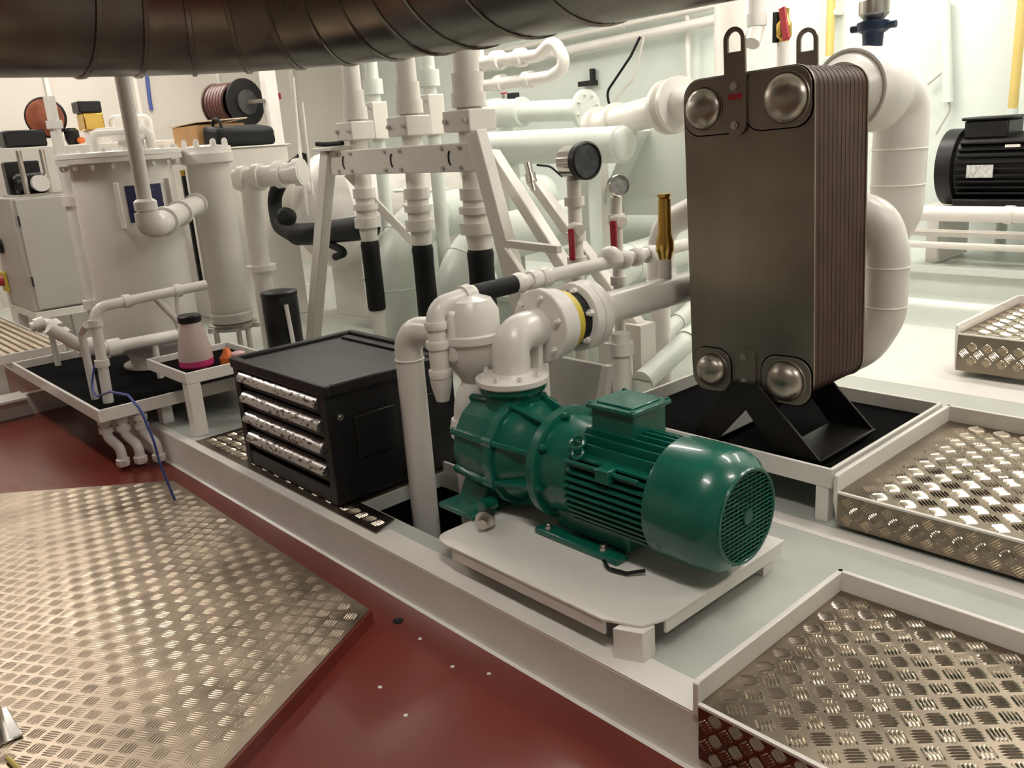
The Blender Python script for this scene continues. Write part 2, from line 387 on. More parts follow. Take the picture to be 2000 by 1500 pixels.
for k in range(4):
    z = 0.078 + k*0.079
    dr = MB().box((X0+.058, Y0+.014, z), (X1-.058, Y0+.034, z+0.071)).build('drawer', BLACK, tb, 0.003)
    hp = [(X0+.062, Y0+.014, z+.024), (X0+.062, Y0-.008, z+.028), (X0+.062, Y0-.013, z+.034), (X0+.062, Y0-.010, z+.044), (X0+.062, Y0+.004, z+.060), (X0+.062, Y0+.014, z+.063)]
    MB().prism(hp, (X1-X0-.124, 0, 0)).build('handle', PATT, dr)
tr = MB()
tr.box((X0, Y0, ZT-.04), (X1, Y0+.028, ZT)); tr.box((X0, Y1-.028, ZT-.04), (X1, Y1, ZT)); tr.box((X0, Y0+.028, ZT-.04), (X0+.028, Y1-.028, ZT)); tr.box((X1-.028, Y0+.028, ZT-.04), (X1, Y1-.028, ZT))
tr.build('top_rim', BLACK, tb, 0.006)
MB().box((X0+.028, Y0+.028, ZT-.034), (X1-.028, Y1-.028, ZT-.014)).build('top_mat', mat('black_tray_mat', (0.022, 0.020, 0.018), 0.5, var=0.15), tb)
MB().box((X0+.06, Y1-.09, ZT-.014), (X1-.06, Y1-.055, ZT-.004)).build('top_divider', BLACK, tb, 0.003)
for y in (Y0+0.10, Y0+0.36):
    MB().box((X1-.013, y, 0.15), (X1-.004, y+0.16, 0.30)).build('side_panel', BLACK, tb, 0.004)
MB().lathe([(0, .012), (.006, .012), (.006, .007), (.012, .006)], (X1-.013, Y0+.05, 0.31), (1,0,0), 14).build('lock', STEEL, tb)
wb = thing('opening_coaming', 'white angle bar edging the deck opening behind the suction pipe', 'coaming', (-2.1, 1.72, 0))
MB().bar((-2.33, 1.715, 0.022), (-1.87, 1.715, 0.022), 0.012, 0.044).build('upright_leg', WHITE, wb, 0.002)
MB().bar((-2.33, 1.745, 0.0035), (-1.87, 1.745, 0.0035), 0.05, 0.006).build('flat_leg', WHITE, wb)

# ---------------------------------------------------------------- steps with checker tops
def step(label, x0, x1, y0, y1, zp, zbar, z0, cell):
    s = thing('checker_step', label, 'step', ((x0+x1)/2, (y0+y1)/2, 0))
    t = 0.014
    MB().box((x0+t, y0, zp-.006), (x1, y1-t, zp)).build('top_plate', ALU, s)
    treads([(x0+t, y0), (x1, y0), (x1, y1-t), (x0+t, y1-t)], lambda a, b: (a, b, zp), (0,0,1), cell, 0.0036).build('tread_relief', TREAD, s, smooth=20, kind='stuff')
    MB().box((x0+t, y0-0.004, z0), (x1, y0+0.002, zp-.004)).build('riser', ALU, s)
    treads([(x0+t, z0), (x1, z0), (x1, zp-.006), (x0+t, zp-.006)], lambda a, b: (a, y0-0.004, b), (0,-1,0), cell*0.72, 0.0030, margin=0.45).build('riser_relief', TREAD, s, smooth=20, kind='stuff')
    lp = [(x0, y0-0.004, zp-.03), (x0, y0-0.004, zbar-.006), (x0, y0+0.006, zbar), (x0, y1, zbar), (x0, y1, max(0.0, z0))]
    lp.append((x0, y0+0.02, max(0.0, z0)))
    MB().prism(lp, (t, 0, 0)).build('side_bar', WHITE, s, 0.002)
    MB().box((x0, y1-t, zp-.05), (x1, y1, zbar)).build('back_bar', WHITE, s, 0.002)
    MB().bar((x0+t, y0-0.002, zp-.001), (x1, y0-0.002, zp-.001), 0.010, 0.006).build('weld_bead', WARM, s)
    for xx, yy in ((x0+.25, y1-.03), (x1-.1, y1-.03)):
        MB().box((xx, yy-0.03, 0.0), (xx+0.03, yy, zp-.006)).build('leg', WHITE, s)
    return s
step('low checker step with white side bar ahead of the green motor', -0.89, 0.75, 1.222, 1.82, 0.030, 0.08, -0.10, 0.046)
step('checker step standing against the black drip tray of the heat exchanger', -1.085, 1.0, 2.165, 2.95, 0.115, 0.168, 0.015, 0.055)
step('farthest checker step, standing below the black wall motor', -1.41, 0.8, 3.86, 4.62, 0.195, 0.235, 0.03, 0.06)

# ---------------------------------------------------------------- drip tray under the heat exchanger
dt = thing('drip_tray', 'white framed tray with black bottom under the heat exchanger', 'drip tray', (-1.5, 2.55, 0))
tx0, tx1, ty0, ty1, tz = -2.02, -1.10, 2.18, 2.95, 0.17
MB().box((tx0, ty0, tz-.06), (tx1, ty0+.012, tz)).build('front_bar', WHITE, dt, 0.002)
MB().box((tx0, ty1-.012, tz-.06), (tx1, ty1, tz)).build('back_bar', WHITE, dt, 0.002)
MB().box((tx0, ty0+.012, tz-.06), (tx0+.012, ty1-.012, tz)).build('side_bar', WHITE, dt, 0.002)
MB().box((tx1-.012, ty0+.012, tz-.06), (tx1, ty1-.012, tz)).build('side_bar', WHITE, dt, 0.002)
MB().box((tx0+.012, ty0+.012, tz-.055), (tx1-.012, ty1-.012, tz-.05)).build('liner', BLACKM, dt)
for a, b in ((tx1-.05, ty0), (tx0+.02, ty0), (tx1-.05, ty1-.05), (tx0+.02, ty1-.05)):
    MB().box((a, b+.002, 0.0), (a+.04, b+.04, tz-.06)).build('leg', WHITE, dt, 0.002)
MB().box((-1.62, ty0+.002, 0.0), (-1.58, ty0+.03, tz-.06)).build('leg', WHITE, dt, 0.002)

# ---------------------------------------------------------------- plate heat exchanger
HT = tz - 0.05
hx = thing('heat_exchanger', 'tall brown brazed plate heat exchanger with pressed domes', 'heat exchanger', (-1.668, 2.31, 0.31), (0, math.radians(-1.8), 0))
W, HH, D = 0.435, 0.965, 0.31
def sh(pts, d): return [(u, d, v) for u, v in pts]
pk = MB(); n = 24
for k in range(n):
    ins = 0.0008 if k % 2 else 0.0
    pk.prism(sh(rrect(ins, ins, W-ins, HH-ins, 0.06, 5), 0.002 + k*(D-0.004)/n), (0, (D-0.004)/n, 0))
pk.build('plate_pack', BRAZE2, hx, local=True, smooth=25)
MB().prism(sh(rrect(-.003, -.003, W+.003, HH+.003, 0.062, 8), -0.006), (0, 0.007, 0)).build('front_sheet', BRAZE, hx, 0.0015, local=True)
MB().prism(sh(rrect(-.003, -.003, W+.003, HH+.003, 0.062, 8), D-0.002), (0, 0.007, 0)).build('back_sheet', BRAZE, hx, 0.0015, local=True)
MB().prism(sh(rrect(0.004, HH-0.165, 0.208, HH, 0.055, 6), -0.011), (0, 0.006, 0)).build('cover_plate', BRAZE, hx, 0.0015, local=True)
MB().prism(sh(rrect(0.218, HH-0.165, W-0.004, HH, 0.055, 6), -0.011), (0, 0.006, 0)).build('cover_plate', BRAZE, hx, 0.0015, local=True)
def strap(d0, th, v0, v1, uc, hw, name, m):
    # vertical strap with round ends; an eye at the top end
    lower = circ(uc, v0+hw, hw, PI, 2*PI, 8); R = hw; ri = hw*0.58
    mb = MB(); body = lower + [(uc+hw, v1-hw), (uc-hw, v1-hw)]
    mb.prism(sh(body, d0), (0, th, 0))
    N = 10; o_ = circ(uc, v1-hw, R, 0, PI, N); i_ = circ(uc, v1-hw+ri*0.25, ri, 0, PI, N)
    vs = sh(o_, d0) + sh(i_, d0) + sh(o_, d0+th) + sh(i_, d0+th); q = N+1; fs = []
    for k in range(N):
        fs += [(k, k+1, q+k+1, q+k), (2*q+k, 3*q+k, 3*q+k+1, 2*q+k+1), (k, 2*q+k, 2*q+k+1, k+1), (q+k, q+k+1, 3*q+k+1, 3*q+k)]
    mb.add(vs, fs)
    return mb.build(name, m, hx, 0.0, local=True)
def eye_strap(d0, uc, v0, v1, hw, name):
    """strap whose upper end is a lifting eye with a long hole"""
    th = 0.008; mb = MB(); ri = hw*0.62; hb = v1 - hw - 0.045
    low = circ(uc, v0+hw, hw, PI, 2*PI, 8) + [(uc+hw, hb), (uc-hw, hb)]
    mb.prism(sh(low, d0), (0, th, 0))
    N = 12
    o_ = [(uc+hw, hb)] + circ(uc, v1-hw, hw, 0, PI, N) + [(uc-hw, hb)]
    i_ = [(uc+ri, hb+0.012)] + circ(uc, v1-hw, ri, 0, PI, N) + [(uc-ri, hb+0.012)]
    q = len(o_); vs = sh(o_, d0) + sh(i_, d0) + sh(o_, d0+th) + sh(i_, d0+th); fs = []
    for k in range(q-1):
        fs += [(k, k+1, q+k+1, q+k), (2*q+k, 3*q+k, 3*q+k+1, 2*q+k+1), (k, 2*q+k, 2*q+k+1, k+1), (q+k, q+k+1, 3*q+k+1, 3*q+k)]
    fs += [(0, q, 2*q-1, q-1), (2*q, 3*q-1, 4*q-1, 3*q), (q, 3*q, 4*q-1, 2*q-1)]
    mb.add(vs, fs)
    return mb.build(name, BRAZE, hx, local=True)
for rr in ((0.0, HH-0.1685, 0.2115, HH+.002), (0.2145, HH-0.1685, W+.001, HH+.002), (0.0, -0.022, 0.154, 0.129), (0.258, -0.028, W+.001, 0.129)):
    MB().prism(sh(rrect(*rr, 0.057, 6), -0.0072), (0, 0.0014, 0)).build('cover_joint', BLACKM, hx, local=True)
eye_strap(-0.019, 0.192, HH-0.175, HH+0.130, 0.036, 'lifting_lug')
eye_strap(D+0.006, 0.235, HH-0.175, HH+0.130, 0.036, 'lifting_lug')
for v in (HH-0.035, HH-0.145): MB().lathe([(0, .013), (.006, .013), (.006, .009), (.010, .008)], (0.190, -0.019, v), (0,-1,0), 6).build('bolt', STEEL, hx, local=True)
MB().box((0.168, -0.0205, HH-0.072), (0.216, -0.019, HH-0.056)).build('red_label', REDH, hx, local=True)
for uc, vc, R, h in ((0.076, HH-0.087, 0.062, 0.036), (0.352, HH-0.085, 0.069, 0.038), (0.080, 0.052, 0.055, 0.040), (0.345, 0.048, 0.063, 0.042)):
    dm = MB(); dm.dome((uc, -0.011, vc), (0,-1,0), R, h, 28, 7); dm.build('pressed_dome', DOME, hx, local=True)
    MB().ring((uc, -0.011, vc), (0,1,0), R+0.003, 0.0035, 28, 6).build('dome_rim', BRAZE, hx, local=True)
MB().prism(sh(rrect(0.004, -0.02, 0.15, 0.125, 0.05, 6), -0.011), (0, 0.006, 0)).build('cover_plate', BRAZE, hx, 0.0015, local=True)
MB().prism(sh(rrect(0.262, -0.025, W-0.004, 0.125, 0.055, 6), -0.011), (0, 0.006, 0)).build('cover_plate', BRAZE, hx, 0.0015, local=True)
MB().prism(sh(rrect(0.172, 0.0, 0.242, 0.135, 0.02, 5), -0.017), (0, 0.012, 0)).build('bottom_strap', BRAZE, hx, 0.0015, local=True)
for v in (0.030, 0.110): MB().lathe([(0, .012), (.006, .012), (.009, .007)], (0.205, -0.017, v), (0,-1,0), 8).build('bolt', DOME, hx, local=True)
FZ = HT - 0.31
DARKST = mat('dark_bracket_steel', (0.030, 0.026, 0.023), 0.35, 0.6, var=0.2)
for dd, nm in ((-0.030, 'foot_bracket'), (D+0.010, 'foot_bracket')):
    poly = [(0.02, FZ+.004), (0.145, FZ+.004), (0.21, -0.075), (0.30, FZ+.004), (W+.035, FZ+.004), (0.27, 0.02), (0.17, 0.02)]
    # concave outline split in two legs and a crown
    mb = MB()
    mb.prism(sh([(0.0, FZ+.004), (0.10, FZ+.004), (0.215, -0.06), (0.215, 0.03), (0.165, 0.03)], dd), (0, 0.010, 0))
    mb.prism(sh([(0.215, 0.03), (0.215, -0.06), (0.32, FZ+.004), (W+.04, FZ+.004), (0.262, 0.03)], dd), (0, 0.010, 0))
    mb.build(nm, DARKST, hx, 0.0015, local=True)
for ua, ub in ((0.0, 0.10), (0.32, W+.04)):
    MB().box((ua, -0.03, FZ+.002), (ub, D+.02, FZ+.010)).build('foot_strip', DARKST, hx, 0.001, local=True)
MB().box((0.10, 0.0, -0.035), (0.33, D, -0.001)).build('support_rail', DARKST, hx, 0.002, local=True)

# ---------------------------------------------------------------- pump base plate
AY, AZ = 1.6, 0.262
pb = thing('pump_baseplate', 'white painted steel base plate on legs under the green pump', 'base plate', (-1.4, 1.53, 0))
outl = [(-1.74, 1.262), (-1.17, 1.262), (-1.085, 1.30), (-1.062, 1.36), (-1.062, 1.86), (-1.80, 1.86)] + circ(-1.76, 1.31, 0.045, PI, 1.5*PI, 5)
MB().prism([(x, y, 0.077) for x, y in outl], (0, 0, 0.008)).build('top_plate', WHITE, pb, 0.002)
ski = MB(); ski.box((-1.72, 1.264, 0.045), (-1.165, 1.272, 0.077)); ski.box((-1.072, 1.36, 0.045), (-1.064, 1.85, 0.077))
ski.build('skirt', WHITE, pb, 0.001)
lg = [(-1.135, 1.258), (-1.072, 1.286), (-1.072, 1.33), (-1.135, 1.33)]
MB().prism([(x, y, 0.0) for x, y in lg], (0, 0, 0.0765)).build('leg', WHITE, pb, 0.002)
for x, y in ((-1.78, 1.31), (-1.78, 1.79), (-1.13, 1.79)): MB().box((x, y, 0), (x+.05, y+.05, 0.0765)).build('leg', WHITE, pb, 0.002)

# ---------------------------------------------------------------- green pump with motor
pu = thing('centrifugal_pump', 'green enamelled centrifugal pump with its finned electric motor', 'pump', (-1.45, AY, 0.085))
AX = (1, 0, 0)
def lx(prof, name, m, n=36, parent=None, sm=35, **k): 
    return MB().lathe([(t, r) for t, r in prof], (0, AY, AZ), AX, n, **k).build(name, m, parent or pu, smooth=sm)
lx([(-1.955, 0.10), (-1.95, 0.120), (-1.93, 0.138), (-1.915, 0.152), (-1.86, 0.158), (-1.80, 0.158), (-1.765, 0.152), (-1.76, 0.135)], 'volute_casing', GREEN, 16, sm=15)
lx([(-1.77, 0.166), (-1.765, 0.170), (-1.742, 0.170), (-1.738, 0.164)], 'casing_flange', GREEN, 16, sm=15)
lx([(-1.74, 0.150), (-1.715, 0.147), (-1.69, 0.132), (-1.66, 0.118), (-1.62, 0.112), (-1.58, 0.118)], 'bearing_bracket', GREEN, 24)
for k in range(8):
    an = PI/8 + k*PI/4; c, s_ = math.cos(an), math.sin(an)
    e = Vector((0, c, s_)); O = Vector((0, AY, AZ))
    t_ = Vector((0, -s_, c))
    # ribs on the casing and on the bracket, bolt bosses on the joint
    MB().bar(O + e*0.153 + Vector((-1.925, 0, 0)), O + e*0.162 + Vector((-1.77, 0, 0)), 0.022, 0.022, e).build('casing_rib', GREEN, pu, 0.005)
    MB().bar(O + e*0.148 + Vector((-1.735, 0, 0)), O + e*0.112 + Vector((-1.60, 0, 0)), 0.016, 0.036, e).build('bracket_rib', GREEN, pu, 0.004)
    MB().lathe([(0, .016), (.040, .016), (.040, .010), (.052, .009)], O + e*0.158 + Vector((-1.775, 0, 0)), AX, 10).build('bolt_boss', GREEN, pu)
# outlet neck and flange
MB().lathe([(0, 0.085), (0.04, 0.085), (0.055, 0.100), (0.070, 0.100)], (-1.80, AY, AZ+0.125), (0,0,1), 28).build('outlet_neck', GREEN, pu)
# pump foot and drain fitting
MB().prism([(-1.93, AY-0.14, 0.10), (-1.82, AY-0.14, 0.10), (-1.82, AY-0.10, AZ-0.09), (-1.93, AY-0.10, AZ-0.09)], (0, 0.24, 0)).build('pump_foot', GREEN, pu, 0.006)
MB().box((-1.95, AY-0.20, 0.0855), (-1.79, AY+0.20, 0.103)).build('foot_plate', GREEN, pu, 0.004)
dv = MB().lathe([(0, .020), (.03, .020), (.03, .028), (.045, .028), (.045, .016), (.07, .016)], (-1.745, AY-0.175, 0.118), (0.5, -0.75, -0.05), 12).build('drain_fitting', STEEL, pu)
MB().lathe([(0, .026), (.022, .026)], (-1.745, AY-0.185, 0.086), (0, 0, 1), 6).build('drain_nut', CHROME, dv)
MB().lathe([(0, .02), (.05, .02)], (-1.77, AY-0.13, 0.13), (0, -1, 0), 10).build('drain_boss', GREEN, pu)
# motor
lx([(-1.600, 0.10), (-1.597, 0.158), (-1.593, 0.162), (-1.570, 0.162), (-1.566, 0.156), (-1.566, 0.10)], 'motor_flange', GREEN, 44, cap0=False, cap1=False)
lx([(-1.575, 0.142), (-1.55, 0.140), (-1.52, 0.136), (-1.475, 0.133), (-1.47, 0.128)], 'end_bell', GREEN, 44)
lx([(-1.48, 0.120), (-1.19, 0.120)], 'motor_body', GREEN, 44)
bolts(pu, (-1.566, AY, AZ), AX, 0.148, 8, 0.011, 0.014, GREEN, 0.2, 'flange_bolt')
for sgn in (-1, 1):
    for k in range(11):
        z = -0.098 + k*0.0182
        yi = math.sqrt(max(0.0, 0.119**2 - z*z)) - 0.004; yo = math.sqrt(max(0.0, 0.150**2 - z*z))
        a, b_ = AY + sgn*yi, AY + sgn*yo
        MB().box((-1.465, min(a, b_), AZ+z-0.003), (-1.197, max(a, b_), AZ+z+0.003)).build('cooling_fin', GREEN, pu)
for k in range(9):
    y = -0.092 + k*0.023
    zi = math.sqrt(0.119**2 - y*y) - 0.004; zo = math.sqrt(0.147**2 - y*y)
    MB().box((-1.465, AY+y-0.003, AZ+zi), (-1.197, AY+y+0.003, AZ+zo)).build('cooling_fin', GREEN, pu)
# raised pad with ring mark on the side
MB().bar((-1.46, AY-0.137, AZ+0.075), (-1.22, AY-0.137, AZ+0.075), 0.010, 0.018, (0, -0.8, 0.6)).build('side_rail', GREEN, pu, 0.002)
MB().box((-1.345, AY-0.157, AZ+0.052), (-1.30, AY-0.12, AZ+0.088)).build('side_lug', GREEN, pu, 0.004)
MB().ring((-1.445, AY-0.105, AZ+0.118), (0.1, -0.66, 0.75), 0.019, 0.006, 20, 8).build('lifting_eye', GREEN, pu)
MB().ring((-1.432, AY-0.12, AZ+0.095), (0.1, -0.75, 0.66), 0.015, 0.005, 20, 8).build('lifting_eye', GREEN, pu)
# fan cover
lx([(-1.203, 0.150), (-1.201, 0.1535), (-1.193, 0.155), (-1.11, 0.155), (-1.07, 0.153), (-1.045, 0.145), (-1.03, 0.130), (-1.012, 0.116), (-1.008, 0.110)], 'fan_cover', GREEN, 56, cap0=False, cap1=False)
lx([(-1.03, 0.118), (-1.028, 0.118)], 'fan_disc', BLACK, 40)
gr = MB(); R = 0.118; XE = -1.010
nb = 22
for k in range(nb):
    y = -R + (k+0.5)*2*R/nb; h = math.sqrt(max(0, R*R - y*y))
    gr.box((XE-.003, AY-h, AZ+y-0.0012), (XE+.001, AY+h, AZ+y+0.0012))
for k in range(13):
    y = -R + (k+0.5)*2*R/13; h = math.sqrt(max(0, R*R - y*y))
    gr.box((XE-.005, AY+y-0.001, AZ-h), (XE-.001, AY+y+0.001, AZ+h))
gr.build('fan_grille', GREEN, pu)
lx([(-1.012, 0.018), (-1.006, 0.018)], 'grille_hub', GREEND, 18)
MB().ring((XE-0.002, AY, AZ), AX, 0.114, 0.005, 40, 6).build('grille_rim', GREEN, pu)
# terminal box
tbx = MB().box((-1.450, AY-0.045, AZ+0.115), (-1.310, AY+0.090, AZ+0.198)).build('terminal_box', GREEN, pu, 0.006)
lid = MB().box((-1.460, AY-0.055, AZ+0.198), (-1.300, AY+0.10, AZ+0.210)); lid.box((-1.440, AY-0.035, AZ+0.210), (-1.320, AY+0.08, AZ+0.215))
ld = lid.build('terminal_lid', GREEN, tbx, 0.005)
for x in (-1.452, -1.308):
    for y in (AY-0.047, AY+0.092): MB().lathe([(0, .006), (.005, .005)], (x, y, AZ+0.209), (0,0,1), 8).build('screw', GREEN, ld)
# motor feet
for y in (AY-0.135, AY+0.085): MB().box((-1.60, y, 0.0855), (-1.30, y+0.05, 0.104)).build('motor_foot', GREEN, pu, 0.005)
MB().box((-1.56, AY-0.085, 0.10), (-1.30, AY+0.085, 0.16)).build('foot_block', GREEN, pu, 0.008)
for x in (-1.56, -1.36):
    MB().lathe([(0, .013), (.010, .013), (.010, .008), (.018, .008)], (x, AY-0.115, 0.104), (0,0,1), 6).build('foot_bolt', STEEL, pu)
MB().tube([(-1.33, AY-0.15, 0.100), (-1.30, AY-0.165, 0.094), (-1.25, AY-0.155, 0.094), (-1.22, AY-0.12, 0.098)], 0.005, 8).build('earth_cable', BLACK, pu)

# ---------------------------------------------------------------- discharge line
PX = -1.80; PZ = 0.60
dl = thing('discharge_pipe', 'white elbow and flanged pipe rising from the green pump', 'pipe', (PX, AY, 0.455))
zf = AZ + 0.196
MB().lathe([(0, 0.105), (0.004, 0.108), (0.018, 0.108), (0.022, 0.100), (0.024, 0.066), (0.034, 0.060)], (PX, AY, zf), (0,0,1), 36).build('lower_flange', WHITE, dl)
bolts(dl, (PX, AY, zf+0.02), (0,0,1), 0.088, 8, 0.009, 0.012)
MB().pipe([(PX, AY, zf+0.02), (PX, AY, PZ), (PX, AY+0.145, PZ)], 0.056, 0.10, 24).build('elbow', WHITE, dl)
MB().lathe([(0, 0.06), (0.006, 0.108), (0.010, 0.112), (0.030, 0.112), (0.033, 0.10)], (PX, AY+0.115, PZ), (0,1,0), 40).build('flange', WHITE, dl)
bolts(dl, (PX, AY+0.119, PZ), (0,-1,0), 0.090, 6, 0.010, 0.012)
MB().lathe([(0, 0.098), (0.003, 0.104), (0.040, 0.104), (0.043, 0.09)], (PX, AY+0.150, PZ), (0,1,0), 40).build('valve_body', WHITE, dl)
MB().prism([(PX+0.01, AY+0.085, PZ-0.02), (PX+0.035, AY+0.085, PZ-0.03), (PX+0.030, AY+0.085, PZ-0.145), (PX+0.005, AY+0.085, PZ-0.165), (PX-0.015, AY+0.085, PZ-0.13)], (0, 0.018, 0)).build('valve_lever', WHITE, dl, 0.006)
MB().lathe([(0, 0.093), (0.032, 0.093)], (PX, AY+0.192, PZ), (0,1,0), 36).build('yellow_band', YELLOW, dl)
MB().lathe([(0, 0.086), (0.043, 0.086)], (PX, AY+0.223, PZ), (0,1,0), 32).build('black_gasket', RUBBER, dl)
MB().lathe([(0, 0.096), (0.005, 0.106), (0.036, 0.108), (0.04, 0.100)], (PX, AY+0.263, PZ), (0,1,0), 40).build('flange', WHITE, dl)
bolts(dl, (PX, AY+0.268, PZ), (0,-1,0), 0.088, 6, 0.011, 0.020)
MB().lathe([(0, 0.104), (0.020, 0.108), (0.034, 0.106), (0.038, 0.075), (0.11, 0.054)], (PX, AY+0.307, PZ), (0,1,0), 40).build('flange', WHITE, dl)
MB().cyl((PX, AY+0.40, PZ), (PX, 3.3, PZ), 0.052, 24).build('straight_pipe', WHITE, dl)
sy = 2.33
MB().cyl((PX, sy, PZ+0.045), (PX, sy, PZ+0.115), 0.022, 14).build('valve_stub', WHITE, dl)
bv = thing('brass_relief_valve', 'slim brass relief valve standing on the white discharge pipe', 'valve', (PX, sy, PZ+0.115))
MB().lathe([(0, .022), (.014, .026), (.018, .026), (.03, .032), (.06, .030), (.085, .023), (.20, .021), (.205, .015)], (PX, sy, PZ+0.1155), (0,0,1), 16).build('body', BRASS, bv)
MB().lathe([(0, .022), (.012, .024)], (PX, sy, PZ+0.32), (0,0,1), 8).build('cap', BRASS, bv)

# ---------------------------------------------------------------- suction side
su = thing('suction_pipe', 'white suction pipe bending from the deck opening to the strainer', 'pipe', (-2.24, 1.55, -0.3))
MB().pipe([(-2.24, 1.55, -0.48), (-2.24, 1.55, 0.575), (-2.09, 1.575, 0.575)], 0.046, 0.075, 22).build('bent_pipe', WHITE, su)
MB().ring((-2.24, 1.55, 0.475), (0,0,1), 0.046, 0.004, 24, 6).build('weld_bead', WHITE, su)
st = thing('strainer', 'white cast strainer body behind the discharge elbow', 'strainer', (-2.02, 1.62, 0.40))
SC = (-2.01, 1.63)
MB().lathe([(0, 0.035), (0.03, 0.048), (0.08, 0.085), (0.14, 0.092), (0.15, 0.104), (0.172, 0.104), (0.176, 0.092), (0.24, 0.090), (0.275, 0.070), (0.29, 0.03)], (SC[0], SC[1], 0.405), (0,0,1), 28).build('body', WHITE, st)
MB().box((SC[0]-0.03, SC[1]-0.10, 0.50), (SC[0]+0.03, SC[1]-0.07, 0.66)).build('rib', WHITE, st, 0.01)
sp = thing('strainer_drop_pipe', 'white vertical pipe running from the strainer through the deck opening', 'pipe', (-2.03, 1.60, -0.3))
MB().pipe([(-2.01, 1.63, 0.41), (-2.02, 1.60, 0.36), (-2.035, 1.60, 0.25), (-2.035, 1.60, -0.48)], 0.042, 0.1, 20).build('pipe', WHITE, sp)
MB().lathe([(0, .05), (.03, .053), (.06, .046)], (-2.035, 1.60, 0.24), (0,0,1), 20).build('socket', WHITE, sp)
br = thing('branch_pipe', 'thin white branch pipe with a black sleeve above the pump elbow', 'pipe', (-2.02, 1.50, 0.44))
BX = -2.02
MB().pipe([(BX, 1.505, 0.43), (BX, 1.505, 0.675), (BX, 1.66, 0.690)], 0.029, 0.05, 18).build('elbow_pipe', WHITE, br)
for z in (0.46, 0.55, 0.61): MB().lathe([(0, .034), (.02, .036), (.025, .034)], (BX, 1.505, z), (0,0,1), 18).build('collar', WHITE, br)
MB().lathe([(0, .02), (.05, .032), (.07, .034)], (BX, 1.505, 0.385), (0,0,1), 16).build('cone_end', WHITE, br)
MB().lathe([(0, .036), (.025, .038), (.03, .03)], (BX, 1.615, 0.686), (0,1,0.05), 16).build('collar', WHITE, br)
MB().cyl((BX, 1.66, 0.690), (BX, 1.83, 0.692), 0.029, 16).build('black_sleeve', RUBBER, br)
MB().cyl((BX, 1.83, 0.692), (BX, 2.75, 0.700), 0.024, 16).build('run_pipe', WHITE, br)
for y in (1.83, 1.90, 1.95, 2.35, 2.42, 2.5): MB().lathe([(0, .030), (.012, .034), (.03, .034), (.042, .030)], (BX, y, 0.693), (0,1,0), 14).build('union', WHITE, br)
vb = MB().dome((BX, 2.30, 0.698), (0,0,1), 0.05, 0.055, 16, 4); vb.build('valve_bonnet', WHITE, br)

# ---------------------------------------------------------------- pipe helpers
def pipe_thing(name, label, cat, pts, r, m=None, bend=None, n=18, collars=(), group=None):
    """a pipe run as one thing; collars: (index of segment, fraction, length, radius factor)"""
    m = m or WHITE
    t = thing(name, label, cat, pts[0], group=group)
    MB().pipe(pts, r, bend, n).build('pipe', m, t)
    for i, fr, L, k in collars:
        a, b = V(pts[i]), V(pts[i+1]); d = (b-a).normalized(); p = a.lerp(b, fr)
        MB().lathe([(-L/2, r*1.02), (-L/2, r*k), (L/2, r*k), (L/2, r*1.02)], p, d, 20).build('collar', m, t)
    return t

# ---------------------------------------------------------------- white elbows behind the heat exchanger
e1 = thing('exchanger_elbow', 'thick white elbow pipe leaving the top of the heat exchanger', 'pipe', (-1.37, 2.65, 1.2))
c0 = (-1.355, 2.64, 1.215)
MB().lathe([(0, 0.085), (0.02, 0.098), (0.05, 0.120), (0.11, 0.132), (0.20, 0.130), (0.235, 0.118), (0.25, 0.095)], c0, (0.05, 1, 0), 36).build('reducer', WHITE, e1)
for dy in (0.045, 0.215): MB().ring((c0[0]+0.003, c0[1]+dy, c0[2]), (0.05,1,0), 0.120 if dy < 0.1 else 0.126, 0.007, 36, 8).build('weld_ring', WHITE, e1)
q0 = (-1.345, 2.84, 1.215)
MB().pipe([q0, (-1.335, 3.03, 1.215), (-1.335, 3.03, 0.80), (-1.45, 2.98, 0.62), (-1.66, 2.93, 0.60)], 0.088, 0.13, 26).build('bent_pipe', WHITE, e1)
for z in (1.02, 0.90): MB().ring((-1.335, 3.03, z), (0,0,1), 0.087, 0.004, 28, 6).build('weld_ring', WHITE, e1)
e2 = thing('exchanger_return_bend', 'white return bend curving beside the side of the heat exchanger', 'pipe', (-1.4, 2.78, 0.35))
pts = fillet([(-1.50, 2.70, 0.845), (-1.27, 2.76, 0.83), (-1.235, 2.77, 0.70), (-1.235, 2.77, 0.50), (-1.30, 2.74, 0.36), (-1.50, 2.70, 0.34)], 0.16, 8)
MB().tube(pts, 0.066, 24).build('bent_pipe', WHITE, e2)
for z in (0.66, 0.53): MB().ring((-1.235, 2.77, z), (0,0,1), 0.065, 0.004, 28, 6).build('weld_ring', WHITE, e2)
# blue valve on top of the elbow
bvz = 1.215 + 0.086
vb_ = thing('blue_valve', 'small dark blue valve with steel actuator on top of the elbow', 'valve', (-1.35, 3.0, bvz))
p = (-1.410, 2.950, 1.385)
MB().lathe([(0, .034), (.02, .034), (.03, .030), (.09, .034), (.10, .050), (.125, .052), (.13, .04)], (p[0], 2.95, bvz+0.004), (0,0,1), 18).build('body', BLUEV, vb_)
MB().lathe([(0, .03), (.02, .048), (.06, .048), (.07, .03), (.12, .03)], (p[0], 2.95, bvz+0.134), (0,0,1), 12).build('actuator', STEEL, vb_)
for s in (-1, 1): MB().lathe([(0, .012), (.03, .012)], (p[0]+s*0.045, 2.95, bvz+0.115), (s,0,0), 8).build('ear', BLUEV, vb_)

